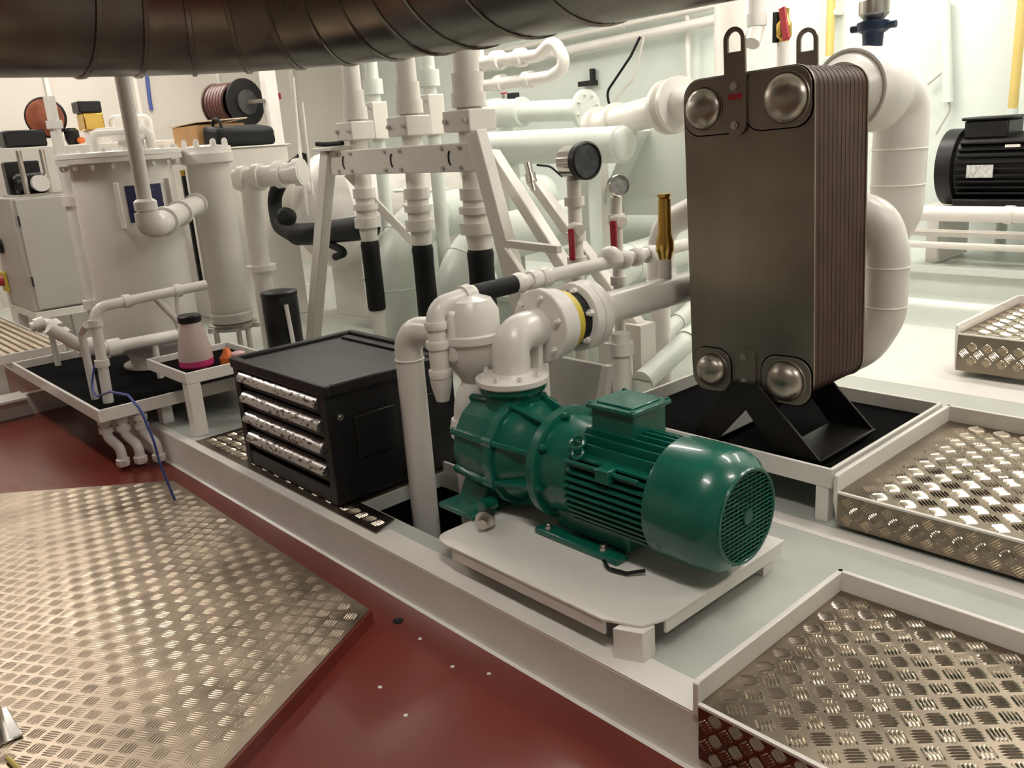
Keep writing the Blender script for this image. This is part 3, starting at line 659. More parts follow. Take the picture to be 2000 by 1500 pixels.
# ---------------------------------------------------------------- manifold frame
MY = 2.40
mf = thing('manifold_frame', 'white splayed steel frame with a slotted cross beam holding risers', 'frame', (-3.4, MY, 0))
bz0, bz1 = 1.015, 1.135
MB().box((-3.98, MY-.012, bz0), (-2.83, MY+.012, bz1)).build('cross_beam', WARM, mf, 0.004)
for cx in (-3.84, -3.42, -2.985):
    c = V((cx, MY-.012, (bz0+bz1)/2))
    MB().tube([(cx-0.005+0.012*math.cos(a), MY-.0125, c.z+0.028*math.sin(a)) for a in [PI*0.5+PI*k/8 for k in range(9)]], 0.005, 6).build('slot', BLACK, mf)
    for sx in (-1, 1):
        for sz in (-1, 1):
            MB().lathe([(0, .010), (.010, .009)], (cx+sx*0.062, MY-.012, c.z+sz*0.042), (0,-1,0), 6).build('bolt', GREYS, mf)
MB().bar((-4.00, MY, bz1), (-4.46, MY, 0.0), 0.075, 0.06, (0,1,0)).build('leg', WARM, mf, 0.005)
MB().bar((-2.82, MY, bz1+0.04), (-2.47, MY, 0.0), 0.075, 0.06, (0,1,0)).build('leg', WARM, mf, 0.005)
MB().bar((-3.93, MY+.05, 1.02), (-3.69, MY+.30, 0.60), 0.04, 0.04).build('brace', WARM, mf, 0.003)
MB().bar((-3.69, MY+.30, 0.60), (-3.69, MY+.30, 0.0), 0.04, 0.04, (1,0,0)).build('brace', WARM, mf, 0.003)
MB().bar((-2.63, MY-.03, 0.725), (-2.34, MY-.03, 0.715), 0.03, 0.03).build('rail', WARM, mf, 0.003)
MB().bar((-2.66, MY-.03, 0.70), (-2.46, MY-.03, 0.50), 0.03, 0.03).build('rail_brace', WARM, mf, 0.003)
MB().box((-4.06, MY-.06, bz1+0.001), (-3.88, MY+.06, bz1+0.02)).build('cap_plate', WHITE, mf, 0.004)
# risers held by the frame
RY = MY + 0.095
GR = 'risers clamped to the manifold frame'
for i, (cx, r, lab) in enumerate(((-3.86, 0.045, 'white riser clamped next to the capped leg of the manifold frame'), (-3.40, 0.048, 'white riser clamped at the middle of the manifold beam'), (-2.965, 0.056, 'white riser clamped next to the rail side leg of the manifold frame'))):
    t = thing('riser_pipe', lab, 'pipe', (cx, RY, 0.40), group=GR)
    MB().cyl((cx, RY, 0.85), (cx, RY, 2.58), r, 22).build('pipe', WARM, t)
    MB().lathe([(0, r*1.04), (0, r*1.35), (.06, r*1.35), (.06, r*1.2), (.14, r*1.2), (.14, r*1.04)], (cx, RY, 1.28), (0,0,1), 20).build('socket', WARM, t)
    MB().box((cx-r*1.6, MY+.013, 1.18), (cx+r*1.6, RY+r*1.3, 1.27)).build('clamp_block', WARM, t, 0.006)
    for sx in (-1, 1): MB().lathe([(0, .011), (.014, .010)], (cx+sx*r*1.2, MY+.013, 1.225), (0,-1,0), 6).build('bolt', GREYS, t)
    MB().lathe([(0, r*1.04), (0, r*1.5), (.05, r*1.5), (.05, r*1.15), (.09, r*1.15), (.09, r*1.45), (.12, r*1.45), (.12, r*1.1), (.15, r*1.1), (.15, r*1.3), (.20, r*1.3), (.20, r)], (cx, RY, 0.74), (0,0,1), 24).build('union_stack', WARM, t)
    MB().lathe([(0, r*0.9), (.06, r*1.05), (.11, r*1.05)], (cx, RY, 0.66), (0,0,1), 20).build('tail_socket', WARM, t)
    MB().lathe([(0, r*0.98), (.02, r*1.08), (.30, r*1.05), (.35, r*1.1), (.37, r*0.98)], (cx, RY, 0.30), (0,0,1), 20).build('black_sleeve', RUBBER, t)
    MB().cyl((cx, RY, 0.0), (cx, RY, 0.31), r*0.8, 16).build('lower_pipe', WARM, t)
for i, (px_, lab) in enumerate(((-4.20, 'thin white riser with a clamp behind the first gap of the manifold beam'), (-3.69, 'thin white riser with a clamp between the middle and rail side risers'))):
    t = thing('thin_riser_pipe', lab, 'pipe', (px_, 2.85, 0.4), group='thin risers behind the manifold')
    MB().cyl((px_, 2.85, 0.0), (px_, 2.85, 2.58), 0.036, 18).build('pipe', PALE, t)
    MB().box((px_-.06, 2.79, 1.18), (px_+.06, 2.89, 1.38)).build('clamp_block', WARM, t, 0.006)
    for z in (1.21, 1.35):
        for s in (-1, 1): MB().lathe([(0, .011), (.012, .010)], (px_+s*0.04, 2.79, z), (0,-1,0), 6).build('bolt', GREYS, t)
    MB().lathe([(0, .04), (0, .055), (.08, .055), (.08, .04)], (px_, 2.85, 1.42), (0,0,1), 16).build('collar', PALE, t)

# big grey white elbows rising behind the tool chest
def elbow(label, base, top, r):
    (x, y, z0), (x2, y2, z2) = base, top
    t = thing('large_elbow_pipe', label, 'pipe', (x, y, 0), group='large pale elbows behind the tool chest')
    P = [(x, y, 0.0), (x, y, z2), (x2, y2, z2 + 0.06)]
    f = fillet(P, 0.36, 14)
    MB().tube(f, r, 26).build('bent_pipe', PALE, t)
    for k in (1, 8, len(f)-2): MB().ring(f[k], f[min(k+1, len(f)-1)]-f[k-1], r-0.001, 0.004, 28, 6).build('weld_ring', PALE, t)
    return t
elbow('large pale elbow pipe nearer to the capped leg of the manifold frame', (-3.97, 2.70, 0), (-3.97, 3.9, 0.72), 0.130)
elbow('large pale elbow pipe between two black sleeves under the manifold', (-3.44, 2.72, 0), (-3.40, 3.9, 0.62), 0.125)
elbow('large pale elbow pipe behind the rail of the manifold frame', (-2.72, 2.98, 0), (-2.72, 4.0, 0.50), 0.095)

# horizontal vessels and pipes behind
hv = thing('horizontal_header', 'thick pale horizontal header pipe with a capped end behind the transmitter', 'pipe', (-3.3, 3.3, 1.0))
a, b = V((-3.888, 3.300, 1.093)), V((-2.798, 3.300, 1.074))
MB().cyl(a, b, 0.088, 26).build('pipe', PALE, hv)
MB().dome(b, b-a, 0.088, 0.05, 26, 5).build('end_cap', PALE, hv)
MB().ring(b, b-a, 0.087, 0.005, 28, 6).build('weld_ring', PALE, hv)
for f_ in (0.25, 0.8):
    q = a.lerp(b, f_); MB().box((q.x-.03, q.y-.05, 0.326 if q.x < -2.95 else 0.0), (q.x+.03, q.y+.05, q.z-.07)).build('support_post', PALE, hv, 0.004)
h2 = thing('upper_header', 'pale header pipe with a bolted flange end above the thick header', 'pipe', (-3.6, 3.8, 1.2))
a, b = V((-4.400, 3.800, 1.300)), V((-3.500, 3.800, 1.266))
MB().cyl(a, b, 0.062, 22).build('pipe', PALE, h2)
MB().lathe([(0, .11), (.03, .11)], b, b-a, 28).build('flange', PALE, h2)
bolts(h2, b + (b-a).normalized()*0.03, b-a, 0.085, 8, 0.010, 0.012, WHITE)
MB().lathe([(0, .085), (.012, .09), (.30, .09), (.312, .085)], a.lerp(b, 0.1), b-a, 24).build('lagging', PALE, h2)
MB().box((a.x+.2, 3.77, 0), (a.x+.26, 3.83, a.z-.06)).build('support_post', PALE, h2)
h3 = thing('exchanger_inlet_pipe', 'white flanged pipe running to the heat exchanger from the headers', 'pipe', (-2.6, 3.5, 1.2))
a, b = V((-3.228, 3.600, 1.165)), V((-2.297, 3.300, 1.258))
MB().cyl(a, b, 0.075, 24).build('pipe', WHITE, h3)
for f_, R, L in ((0.0, .10, .05), (0.20, .095, .03), (0.68, .125, .03), (0.76, .125, .03)):
    MB().lathe([(0, R), (L, R)], a.lerp(b, f_), b-a, 28).build('flange', WHITE, h3)
MB().box((a.x-.04, 3.56, 0), (a.x+.04, 3.64, a.z-.04)).build('support_post', WHITE, h3)
gs = thing('gusset_plate', 'pale triangular gusset plate under the flanged inlet pipe', 'plate', (-2.915, 3.700, 0.892))
MB().prism([(-3.227, 3.700, 0.685), (-2.943, 3.700, 1.128), (-2.532, 3.700, 1.168), (-2.531, 3.700, 0.699)], (0, 0.02, 0)).build('web', PALE, gs)
MB().prism([(-3.284, 3.700, 0.684), (-2.983, 3.700, 1.143), (-2.943, 3.700, 1.128), (-3.227, 3.700, 0.685)], (0, -0.10, 0)).build('flange_strip', PALE, gs)
vs = thing('pale_vessel', 'pale horizontal vessel low behind the pressure gauges', 'tank', (-2.6, 4.2, 0.4))
a, b = V((-3.753, 4.200, 0.555)), V((-2.805, 4.200, 0.654))
MB().lathe([(0, .10), (.04, .17), (.09, .19), ((b-a).length, .19)], a, b-a, 30).build('shell', PALE, vs)
MB().box((a.x+.2, 4.1, 0), (a.x+.28, 4.3, a.z-.12)).build('saddle', PALE, vs); MB().box((b.x-.28, 4.1, 0), (b.x-.2, 4.3, a.z-.12)).build('saddle', PALE, vs)
wd = thing('white_elbow_lagging', 'rounded white lagged elbow beside the brass valve', 'pipe', (-2.278, 2.950, 0.568))
MB().pipe([(-2.312, 2.950, 0.510), (-2.285, 2.950, 0.742), (-2.018, 2.950, 0.851)], 0.058, 0.12, 22).build('lagging', WHITE, wd)
MB().cyl((-2.312, 2.950, 0.510), ((-2.312, 2.950, 0.510)[0], 2.95, 0.0), 0.045, 16).build('pipe', WHITE, wd)

# struts
for (p, q, w, lab) in (((-3.238, 2.850, 1.072), (-2.595, 2.700, 0.528), 0.06, 'broad white diagonal strut beside the manifold leg'), ((-3.124, 3.000, 0.938), (-2.543, 2.850, 0.508), 0.055, 'white diagonal strut below the pressure transmitter')):
    fr_ = (-2.30 - p[0])/(q[0] - p[0]); q2 = tuple(V(p).lerp(V(q), fr_))
    t = thing('diagonal_strut', lab, 'strut', q2)
    MB().bar(p, q2, w, w, (0,1,0)).build('bar', WARM, t, 0.006)
    MB().box((q2[0]-.05, q2[1]-.05, 0), (q2[0]+.05, q2[1]+.05, q2[2]+.02)).build('foot_block', WARM, t)
sn = thing('sensor_fitting', 'steel sensor fitting with cable clamped on the diagonal strut', 'sensor', (-2.902, 2.800, 0.917))
MB().lathe([(0, .018), (.05, .018), (.05, .026), (.09, .026), (.09, .014), (.13, .014)], (-2.943, 2.800, 1.026), (0.25, 0, -1), 12).build('body', STEEL, sn)
MB().tube(fillet([(-2.883, 2.800, 1.015), (-2.845, 2.850, 1.004), (-2.822, 2.900, 0.954)], 0.05), 0.005, 8).build('cable', BLACK, sn)

# pressure transmitter and gauge with red handled valves
def gauge_stand(lab, px_top, px_bot, r):
    t = thing('gauge_stand_pipe', lab, 'pipe', (px_bot[0], px_bot[1], 0))
    MB().cyl((px_top[0], px_top[1], 0.0), px_top, r, 16).build('pipe', WARM, t)
    for z in (px_top[2]-0.10, px_top[2]-0.24, px_top[2]-0.34): MB().lathe([(0, r), (0, r*1.45), (.035, r*1.45), (.035, r)], (px_top[0], px_top[1], z), (0,0,1), 14).build('collar', WARM, t)
    return t
g1 = (-2.420, 2.550, 0.963); gauge_stand('white stand pipe carrying the round steel transmitter', g1, g1, 0.028)
tr_ = thing('pressure_transmitter', 'round steel pressure transmitter with a black dial face', 'gauge', (g1[0], g1[1], g1[2]+0.002))
o = V((g1[0]-0.035, g1[1]+0.01, g1[2]+0.072)); ax_ = V((1, -0.15, 0.02)).normalized()
MB().lathe([(0, .060), (.006, .066), (.085, .066), (.09, .060)], o, ax_, 28).build('housing', CHROME, tr_)
MB().lathe([(0, .068), (.005, .074), (.035, .074), (.040, .066), (.034, .062)], o + ax_*0.088, ax_, 32, cap1=False).build('bezel', BLACK, tr_)
MB().lathe([(0, .063), (.002, .063)], o + ax_*0.118, ax_, 28).build('dial', GLASS, tr_)
MB().lathe([(0, .028), (.03, .024)], (g1[0], g1[1], g1[2]+0.002), (0,0,1), 14).build('neck', STEEL, tr_)
g2 = (-2.200, 2.550, 0.898); gauge_stand('white stand pipe carrying the small pressure gauge', g2, g2, 0.022)
sg = thing('pressure_gauge', 'small round pressure gauge on a white stand pipe', 'gauge', g2)
o = V((g2[0]+0.01, g2[1]-0.01, g2[2]+0.045)); ax_ = V((0.9, -0.45, 0)).normalized()
MB().lathe([(0, .038), (.03, .042), (.036, .040), (.032, .036)], o, ax_, 24, cap1=False).build('case', STEEL, sg)
MB().lathe([(0, .037), (.002, .037)], o + ax_*0.028, ax_, 24).build('dial', DIAL, sg)
MB().cyl((g2[0], g2[1], g2[2]+0.001), (g2[0], g2[1], g2[2]+0.03), 0.012, 10).build('stem', BRASS, sg)
def red_valve(lab, p, off):
    t = thing('red_handle_valve', lab, 'valve', p)
    MB().lathe([(-.04, .022), (-.02, .028), (.02, .028), (.04, .022)], p, (1, -0.4, 0), 14).build('body', WARM, t)
    MB().cyl(V(p), V(p)+V((0.03, -0.06, 0)), 0.010, 10).build('stem', STEEL, t)
    e = V(p)+V((0.03, -0.06, 0.0)); MB().bar(e+V((0,0,.012)), e+V((0.002, 0, -0.115)), 0.028, 0.012, (0,1,0)).build('handle', REDH, t, 0.004)
red_valve('ball valve with hanging red handle on the transmitter stand', (g1[0]+0.03, g1[1]-0.03, g1[2]-0.19), 0)
red_valve('ball valve with hanging red handle on the small gauge stand', (g2[0]+0.025, g2[1]-0.025, g2[2]-0.09), 0)

# lower sloping pipes between pump and heat exchanger
for (p, q, r, lab) in (((-2.396, 2.780, 0.096), (-2.437, 3.400, 0.316), 0.036, 'thin sloping white pipe low behind the terminal box'), ((-2.198, 2.680, 0.130), (-2.231, 3.150, 0.263), 0.048, 'thick sloping white pipe low behind the terminal box')):
    t = thing('sloping_pipe', lab, 'pipe', p)
    MB().tube([p, q], r, 18).build('pipe', PALE, t)
    pl_ = V(p).lerp(V(q), 0.72); MB().lathe([(0, r), (0, r*1.15), (.03, r*1.15), (.03, r)], pl_, V(q)-V(p), 18).build('collar', PALE, t)
    lo = V(p); MB().tube([lo + V((0,0,0.0)), (lo.x, lo.y - 0.03, 0.0)], r*0.9, 14).build('support', PALE, t)
pipe_thing('vertical_drop_pipe', 'white vertical pipe under the second discharge flange', 'pipe', [(-1.793, 2.080, 0.509), ((-1.793, 2.080, 0.509)[0], 2.08, 0.0)], 0.032, WARM, collars=((0, 0.1, 0.04, 1.3),))
pn = thing('shadow_toned_panel', 'panel standing on the deck behind the pump casing, shadow put into its grey', 'panel', (-2.3, 2.2, 0))
a = (-2.210, 2.150, 0.366); b = (-1.896, 2.150, 0.410)
MB().box((a[0], 2.15, 0.0), (b[0], 2.17, 0.36)).build('sheet', GREYS, pn, 0.002)  # shadow behind the pump is put into the grey of the sheet
MB().prism([(b[0]-.12, 2.149, 0.0), (b[0]-.06, 2.149, 0.0), (b[0]+.01, 2.149, 0.37), (b[0]-.02, 2.149, 0.37)], (0, -0.03, 0)).build('stiffener', WHITE, pn)

# pale machinery bed and white valves behind the manifold
bd = thing('machinery_bed', 'long low pale green machinery bed behind the manifold frame', 'bed frame', (-4.3, 3.3, 0))
MB().box((-4.80, 3.05, 0.0), (-2.95, 3.10, 0.30)).build('front_web', PALE, bd, 0.003)
MB().box((-4.80, 3.0, 0.30), (-2.95, 3.5, 0.325)).build('top_flange', PALE, bd, 0.003)
for k, (px_, lab) in enumerate(((-4.62, 'white flanged valve on the machinery bed beside the white vessel'), (-4.32, 'white flanged valve on the machinery bed behind the two risers'), (-3.70, 'white flanged valve on the machinery bed behind the large elbows'))):
    t = thing('flanged_valve', lab, 'valve', (px_, 3.3, 0.325))
    MB().lathe([(0, .09), (.025, .09), (.025, .05), (.10, .075), (.17, .085), (.24, .06), (.30, .05), (.30, .085), (.325, .085)], (px_, 3.3, 0.326), (0,0,1), 22).build('body', PALE, t)
    MB().lathe([(0, .04), (.12, .03), (.13, .018), (.22, .016)], (px_, 3.3, 0.65), (0,0,1), 16).build('bonnet', WHITE, t)
    MB().ring((px_, 3.3, 0.86), (0,0,1), 0.075, 0.009, 24, 8).build('handwheel', PALE, t)
    MB().bar((px_-.075, 3.3, 0.86), (px_+.075, 3.3, 0.86), 0.012, 0.010).build('wheel_spoke', PALE, t)
    bolts(t, (px_, 3.3, 0.351), (0,0,1), 0.072, 6, 0.009, 0.01, WHITE)

# white vessel with black lagged band and arm
wv = thing('white_vessel', 'large white horizontal vessel behind the filter, domed end in front', 'tank', (-5.4, 3.0, 0))
vc = V((-5.218, 2.850, 0.737)); VR = 0.38
MB().lathe([(0, .05), (.03, .18), (.08, .28), (.15, .34), (.20, VR), (1.1, VR)], (vc.x, vc.y, vc.z), (0.05, 1, 0), 36).build('shell', WHITE, wv)
for k in (0.35, 0.85):
    MB().box((vc.x-.2, vc.y+k-.04, 0), (vc.x+.2, vc.y+k+.04, vc.z-0.28)).build('saddle', WHITE, wv)
bl = thing('black_lagged_pipe', 'black lagged pipe arm with curved bend around the white vessel', 'pipe', (vc.x, 2.75, 0.6))
cpts = [(-4.844, 2.720, 1.093), (-5.107, 2.720, 1.011), (-5.307, 2.720, 0.850), (-5.231, 2.700, 0.694), (-4.935, 2.660, 0.643), (-4.680, 2.660, 0.658), (-4.350, 2.640, 0.690), (-4.037, 2.620, 0.719)]
from_pts = fillet(cpts, 0.12, 5)
NB = len(from_pts)
MB().tube(from_pts, [0.046 + 0.022*min(1, max(0, (k/NB-0.35)/0.3)) for k in range(NB)], 16).build('lagging', RUBBER, bl)
MB().lathe([(0, .03), (.02, .055), (.07, .055), (.09, .03)], (-4.798, 2.550, 0.763), (0.6,-0.7,0.2), 16).build('end_boss', RUBBER, bl)
tag(MB().tube(fillet([(-4.505, 2.620, 0.612), (-4.353, 2.620, 0.580), (-4.336, 2.620, 0.560), (-4.437, 2.620, 0.534)], 0.03), 0.022, 10).build('black_hook', RUBBER), 'small black rubber hook hanging below the lagged arm', 'hook')
tag(MB().tube(fillet([(-4.06, 2.37, 1.175), (-4.0, 2.38, 1.170), (-3.86, 2.40, 1.170)], 0.03), 0.012, 10).build('black_grip', RUBBER), 'short black grip lying on top of the manifold leg plate', 'grip')
fv = thing('vessel_feed_pipe', 'white flanged pipe between the filter and the white vessel', 'pipe', (-4.9, 2.5, 0.9))
a, b = V((-4.691, 2.200, 1.012)), V((-4.327, 2.420, 1.037))
MB().cyl(a, b, 0.058, 20).build('pipe', WHITE, fv)
for f_ in (0.08, 0.3, 0.62, 0.9): MB().lathe([(0, .06), (0, .074), (.04, .074), (.04, .06)], a.lerp(b, f_), b-a, 20).build('flange', WHITE, fv)
m_ = a.lerp(b, 0.2); MB().pipe([m_, (m_.x-.02, m_.y, m_.z-.25), (m_.x-.02, m_.y, 0.0)], 0.055, 0.08, 18).build('down_pipe', WHITE, fv)
MB().lathe([(0, .056), (0, .085), (.03, .085), (.03, .056)], (m_.x-.02, m_.y, 0.50), (0,0,1), 20).build('flange', WHITE, fv)
# thin hanging pipes and cable beside the capped leg
pipe_thing('conduit', 'thin white conduit running down past the manifold leg cap', 'conduit', [(-4.803, 2.700, 1.569), (-4.841, 2.700, 1.161), (-4.734, 2.650, 1.041), (-4.757, 2.650, 0.768)], 0.010, WHITE, 0.05)
pipe_thing('conduit', 'short white conduit with red tag running beside the post', 'conduit', [(-4.821, 2.750, 1.425), (-4.837, 2.750, 1.036), (-4.828, 2.750, 0.881)], 0.008, WHITE, 0.05)
rt_ = (-8.380, 4.543, 1.698)
tag(MB().box((-8.448, rt_[1]-.035, rt_[2]-.03), (-8.44, rt_[1]+.035, rt_[2]+.03)).build('red_sign', REDH), 'small red sign on the cream bulkhead', 'sign')

# ---------------------------------------------------------------- left: drip tray, tank, filter
lt_ = thing('drip_tray', 'white framed black bottomed tray under the big white tank', 'drip tray', (-4.5, 1.4, 0))
ax0, ax1, ay0, ay1, az = -5.18, -3.76, 0.99, 1.84, 0.15
for nm, p, q in (('front_bar', (ax0, ay0, az-.055), (ax1, ay0+.014, az)), ('back_bar', (ax0, ay1-.014, az-.055), (ax1, ay1, az)), ('side_bar', (ax0, ay0+.014, az-.055), (ax0+.014, ay1-.014, az)), ('side_bar', (ax1-.014, ay0+.014, az-.055), (ax1, ay1-.014, az))):
    MB().box(p, q).build(nm, WHITE, lt_, 0.002)
MB().box((ax0+.014, ay0+.014, az-.05), (ax1-.014, ay1-.014, az-.042)).build('liner', BLACKM, lt_)
for a, b in ((ax1-.12, 1.27), (ax0+.05, 1.27), (ax1-.12, ay1-.06), (ax0+.05, ay1-.06)): MB().box((a, b, 0), (a+.06, b+.05, az-.055)).build('leg', WHITE, lt_, 0.003)
LZ = az - 0.042
TK = (-4.60, 1.56)
tk = thing('storage_tank', 'big white cylindrical tank with bolted lid and navy label', 'tank', (TK[0], TK[1], LZ))
MB().lathe([(0, .17), (.012, .17), (.012, .13), (.06, .14), (.10, .20), (.13, .232), (.16, .240)], (TK[0], TK[1], LZ+.001), (0,0,1), 40).build('base', WHITE, tk)
MB().cyl((TK[0], TK[1], LZ+.15), (TK[0], TK[1], 1.16), 0.240, 44).build('shell', WARM, tk)
MB().lathe([(0, .242), (0, .292), (.02, .295), (.022, .289), (.026, .295), (.046, .295), (.05, .28), (.055, .05)], (TK[0], TK[1], 1.155), (0,0,1), 44).build('lid_flange', WHITE, tk)
bolts(tk, (TK[0], TK[1], 1.148), (0,0,-1), 0.270, 18, 0.012, 0.018, WHITE)
bolts(tk, (TK[0], TK[1], 1.202), (0,0,1), 0.270, 18, 0.012, 0.014, WHITE)
MB().lathe([(0, .06), (.04, .06), (.05, .09), (.07, .09)], (TK[0]+.05, TK[1]+.05, 1.21), (0,0,1), 18).build('vent_stub', WHITE, tk)
MB().pipe([(TK[0]-.1, TK[1]-.08, 1.21), (TK[0]-.1, TK[1]-.08, 1.30), (TK[0]+.12, TK[1]+.12, 1.30), (TK[0]+.12, TK[1]+.12, 1.21)], 0.022, 0.05).build('lid_pipe', WHITE, tk)
# navy label, curved on the shell
def curved(c, R, a0, a1, z0, z1, th, n=10):
    mb = MB(); vs = []
    for k in range(n+1):
        a = a0 + (a1-a0)*k/n; e = (math.cos(a), math.sin(a))
        vs += [(c[0]+e[0]*R, c[1]+e[1]*R, z0), (c[0]+e[0]*R, c[1]+e[1]*R, z1), (c[0]+e[0]*(R+th), c[1]+e[1]*(R+th), z0), (c[0]+e[0]*(R+th), c[1]+e[1]*(R+th), z1)]
    fs = []
    for k in range(n):
        o = 4*k; fs += [(o+2, o+6, o+7, o+3), (o+1, o+3, o+7, o+5), (o, o+4, o+6, o+2)]
    fs += [(0, 2, 3, 1), (4*n, 4*n+1, 4*n+3, 4*n+2)]
    return mb.add(vs, fs)
AC = math.atan2(-TK[1], -TK[0])     # towards the walkway
curved(TK, 0.240, AC-0.02, AC+0.72, 0.865, 1.04, 0.003).build('navy_label', NAVY, tk)
for k in range(5): curved(TK, 0.243, AC+0.26, AC+0.56-(k % 2)*0.08, 0.89+k*0.03, 0.894+k*0.03, 0.001).build('label_line', mat('label_print', (0.10, 0.12, 0.22), 0.5), tk)
for da in (-0.16, 0.90):
    a = AC+da; MB().bar((TK[0]+0.248*math.cos(a), TK[1]+0.248*math.sin(a), 0.84), (TK[0]+0.248*math.cos(a), TK[1]+0.248*math.sin(a), 1.06), 0.02, 0.035, (math.cos(a), math.sin(a), 0)).build('label_holder', WHITE, tk, 0.003)
# filter
FC = (-4.56, 1.99)
fl = thing('filter_housing', 'slim white filter cylinder with bolted cap beside the tank', 'filter', (FC[0], FC[1], 0))
MB().lathe([(0, .085), (.015, .112), (.06, .116), (.07, .109), (.08, .113), (.10, .109), (.90, .109)], (FC[0], FC[1], 0.245), (0,0,1), 36).build('shell', WARM, fl)
MB().lathe([(0, .110), (.01, .136), (.055, .138), (.06, .134), (.09, .13), (.10, .05)], (FC[0], FC[1], 1.11), (0,0,1), 32).build('cap', WHITE, fl)
for k in range(8):
    a = k*PI/4; MB().lathe([(0, .016), (.03, .014), (.04, .006)], (FC[0]+.11*math.cos(a), FC[1]+.11*math.sin(a), 1.20), (0,0,1), 8).build('cap_bolt', WHITE, fl)
MB().lathe([(0, .11), (.02, .132), (.035, .132), (.04, .11)], (FC[0], FC[1], 0.215), (0,0,1), 32).build('bottom_ring', STEEL, fl)
for k in range(3):
    a = 0.4 + k*2*PI/3; MB().cyl((FC[0]+.10*math.cos(a), FC[1]+.10*math.sin(a), 0), (FC[0]+.10*math.cos(a), FC[1]+.10*math.sin(a), 0.22), 0.016, 10).build('leg', WHITE, fl)
    MB().lathe([(0, .02), (.025, .02)], (FC[0]+.14*math.cos(a+.3), FC[1]+.14*math.sin(a+.3), 0.22), (0,0,1), 8).build('clamp_knob', WHITE, fl)
MB().bar((FC[0]-.04, FC[1]-.125, 0.45), (FC[0]-.04, FC[1]-.125, 1.06), 0.018, 0.018, (0,1,0)).build('sight_tube', BLACK, fl)
MB().lathe([(0, .012), (.03, .014)], (FC[0]-.04, FC[1]-.125, 1.06), (0,0,1), 8).build('sight_top', BRASS, fl)
# connecting piping in front of the tank
p0 = (-3.404, 1.200, 1.451); p1 = (-3.359, 1.200, 0.963)
pv = thing('tank_vent_pipe', 'slim white vertical pipe in front of the big tank', 'pipe', p1)
MB().cyl((p1[0], 1.20, p1[2]), (p1[0], 1.20, 2.58), 0.027, 18).build('pipe', WARM, pv)
MB().lathe([(0, .03), (.01, .042), (.04, .042), (.05, .03)], p1, (0,0,1), 14).build('collar', WHITE, pv)
cb = thing('valve_block', 'white lagged cross pipe joining the tank pipe and the filter', 'pipe', (p1[0], 1.2, p1[2]-.05))
e = (FC[0]+.08, FC[1]-.12, p1[2]-.045)
MB().pipe([(p1[0], 1.20, p1[2]+.0), (p1[0], 1.20, p1[2]-.05), (p1[0]+.02, 1.22, p1[2]-.05), e], 0.046, 0.05, 18).build('pipe', WHITE, cb)
a, b = V((p1[0]+.02, 1.22, p1[2]-.05)), V(e)
for f_ in (0.12, 0.45, 0.9): MB().lathe([(0, .048), (0, .058), (.05, .058), (.05, .048)], a.lerp(b, f_), b-a, 18).build('collar', WHITE, cb)
# railing of pipes
RX = -4.02
rl = thing('pipe_railing', 'white bent pipe railing standing in the tray before the tank', 'railing', (RX, 1.2, LZ))
r0 = (-4.020, 1.113, 0.135); r1 = (-4.020, 1.129, 0.541); r2 = (-4.020, 1.650, 0.561)
MB().pipe([(RX, r0[1], LZ+.001), (RX, r1[1]+.0, r1[2]), (RX, r2[1], r2[2])], 0.023, 0.06, 16).build('bent_pipe', WHITE, rl)
for f_ in (0.25, 0.7): 
    MB().lathe([(0, .024), (0, .032), (.03, .032), (.03, .024)], V(r0).lerp(V(r1), f_+.1), V(r1)-V(r0), 14).build('collar', WHITE, rl)
    MB().lathe([(0, .024), (0, .031), (.03, .031), (.03, .024)], V(r1).lerp(V(r2), f_), V(r2)-V(r1), 14).build('collar', WHITE, rl)
MB().tube([(-4.020, 1.401, 0.544), (-4.020, 1.483, 0.420), (-4.020, 1.488, 0.382)], 0.016, 12).build('branch', WHITE, rl)
MB().tube([(-4.020, 1.505, 0.546), (-4.020, 1.492, 0.431)], 0.011, 10).build('branch', WHITE, rl)
MB().tube([(RX-.12, r0[1]-.02, LZ+.001), (RX-.12, r0[1]-.02, 0.42), (RX-.02, r0[1]-.02, 0.47)], 0.018, 12).build('post', WHITE, rl)
rp = thing('tank_ring_pipe', 'white horizontal pipe running low along the front of the tank', 'pipe', (-4.2, 1.2, 0.3))
MB().pipe([(-4.300, 1.002, 0.445), (-4.300, 1.105, 0.346), (-4.250, 1.197, 0.306), (-4.250, 1.554, 0.302)], 0.030, 0.05, 16).build('pipe', WHITE, rp)
for q in ((-4.270, 1.138, 0.328), (-4.250, 1.248, 0.304)): MB().lathe([(-.03, .036), (-.03, .044), (.03, .044), (.03, .036)], q, (0,1,0), 14).build('collar', WHITE, rp)
MB().cyl((-4.25, (-4.250, 1.439, 0.302)[1], LZ+.001), (-4.25, (-4.250, 1.439, 0.302)[1], (-4.250, 1.439, 0.302)[2]), 0.016, 10).build('support', WHITE, rp)
# three drain elbows under the tray corner
for k, (x, y, lab) in enumerate(((-3.86, 1.035, 'white drain elbow pipe below the outer corner of the tank tray'), (-3.83, 1.10, 'white drain elbow pipe between its two neighbours below the tank tray'), (-3.79, 1.165, 'white drain elbow pipe nearest the girder below the tank tray'))):
    t = thing('drain_elbow', lab, 'pipe', (x, y, az-.06), group='drain elbows below the tank tray')
    MB().pipe([(x, y, az-.051), (x, y, 0.0), (x+.10, y+.015, -0.035), (x+.10, y+.015, -0.115)], 0.021, 0.035, 14).build('pipe', WHITE, t)
    for z in (0.06, 0.02): MB().lathe([(0, .022), (0, .03), (.025, .03), (.025, .022)], (x, y, z), (0,0,1), 12).build('collar', WHITE, t)
    MB().lathe([(0, .025), (.012, .03), (.03, .03), (.035, .022)], (x+.10, y+.015, -0.115), (0,0,1), 8).build('end_nut', WHITE, t)
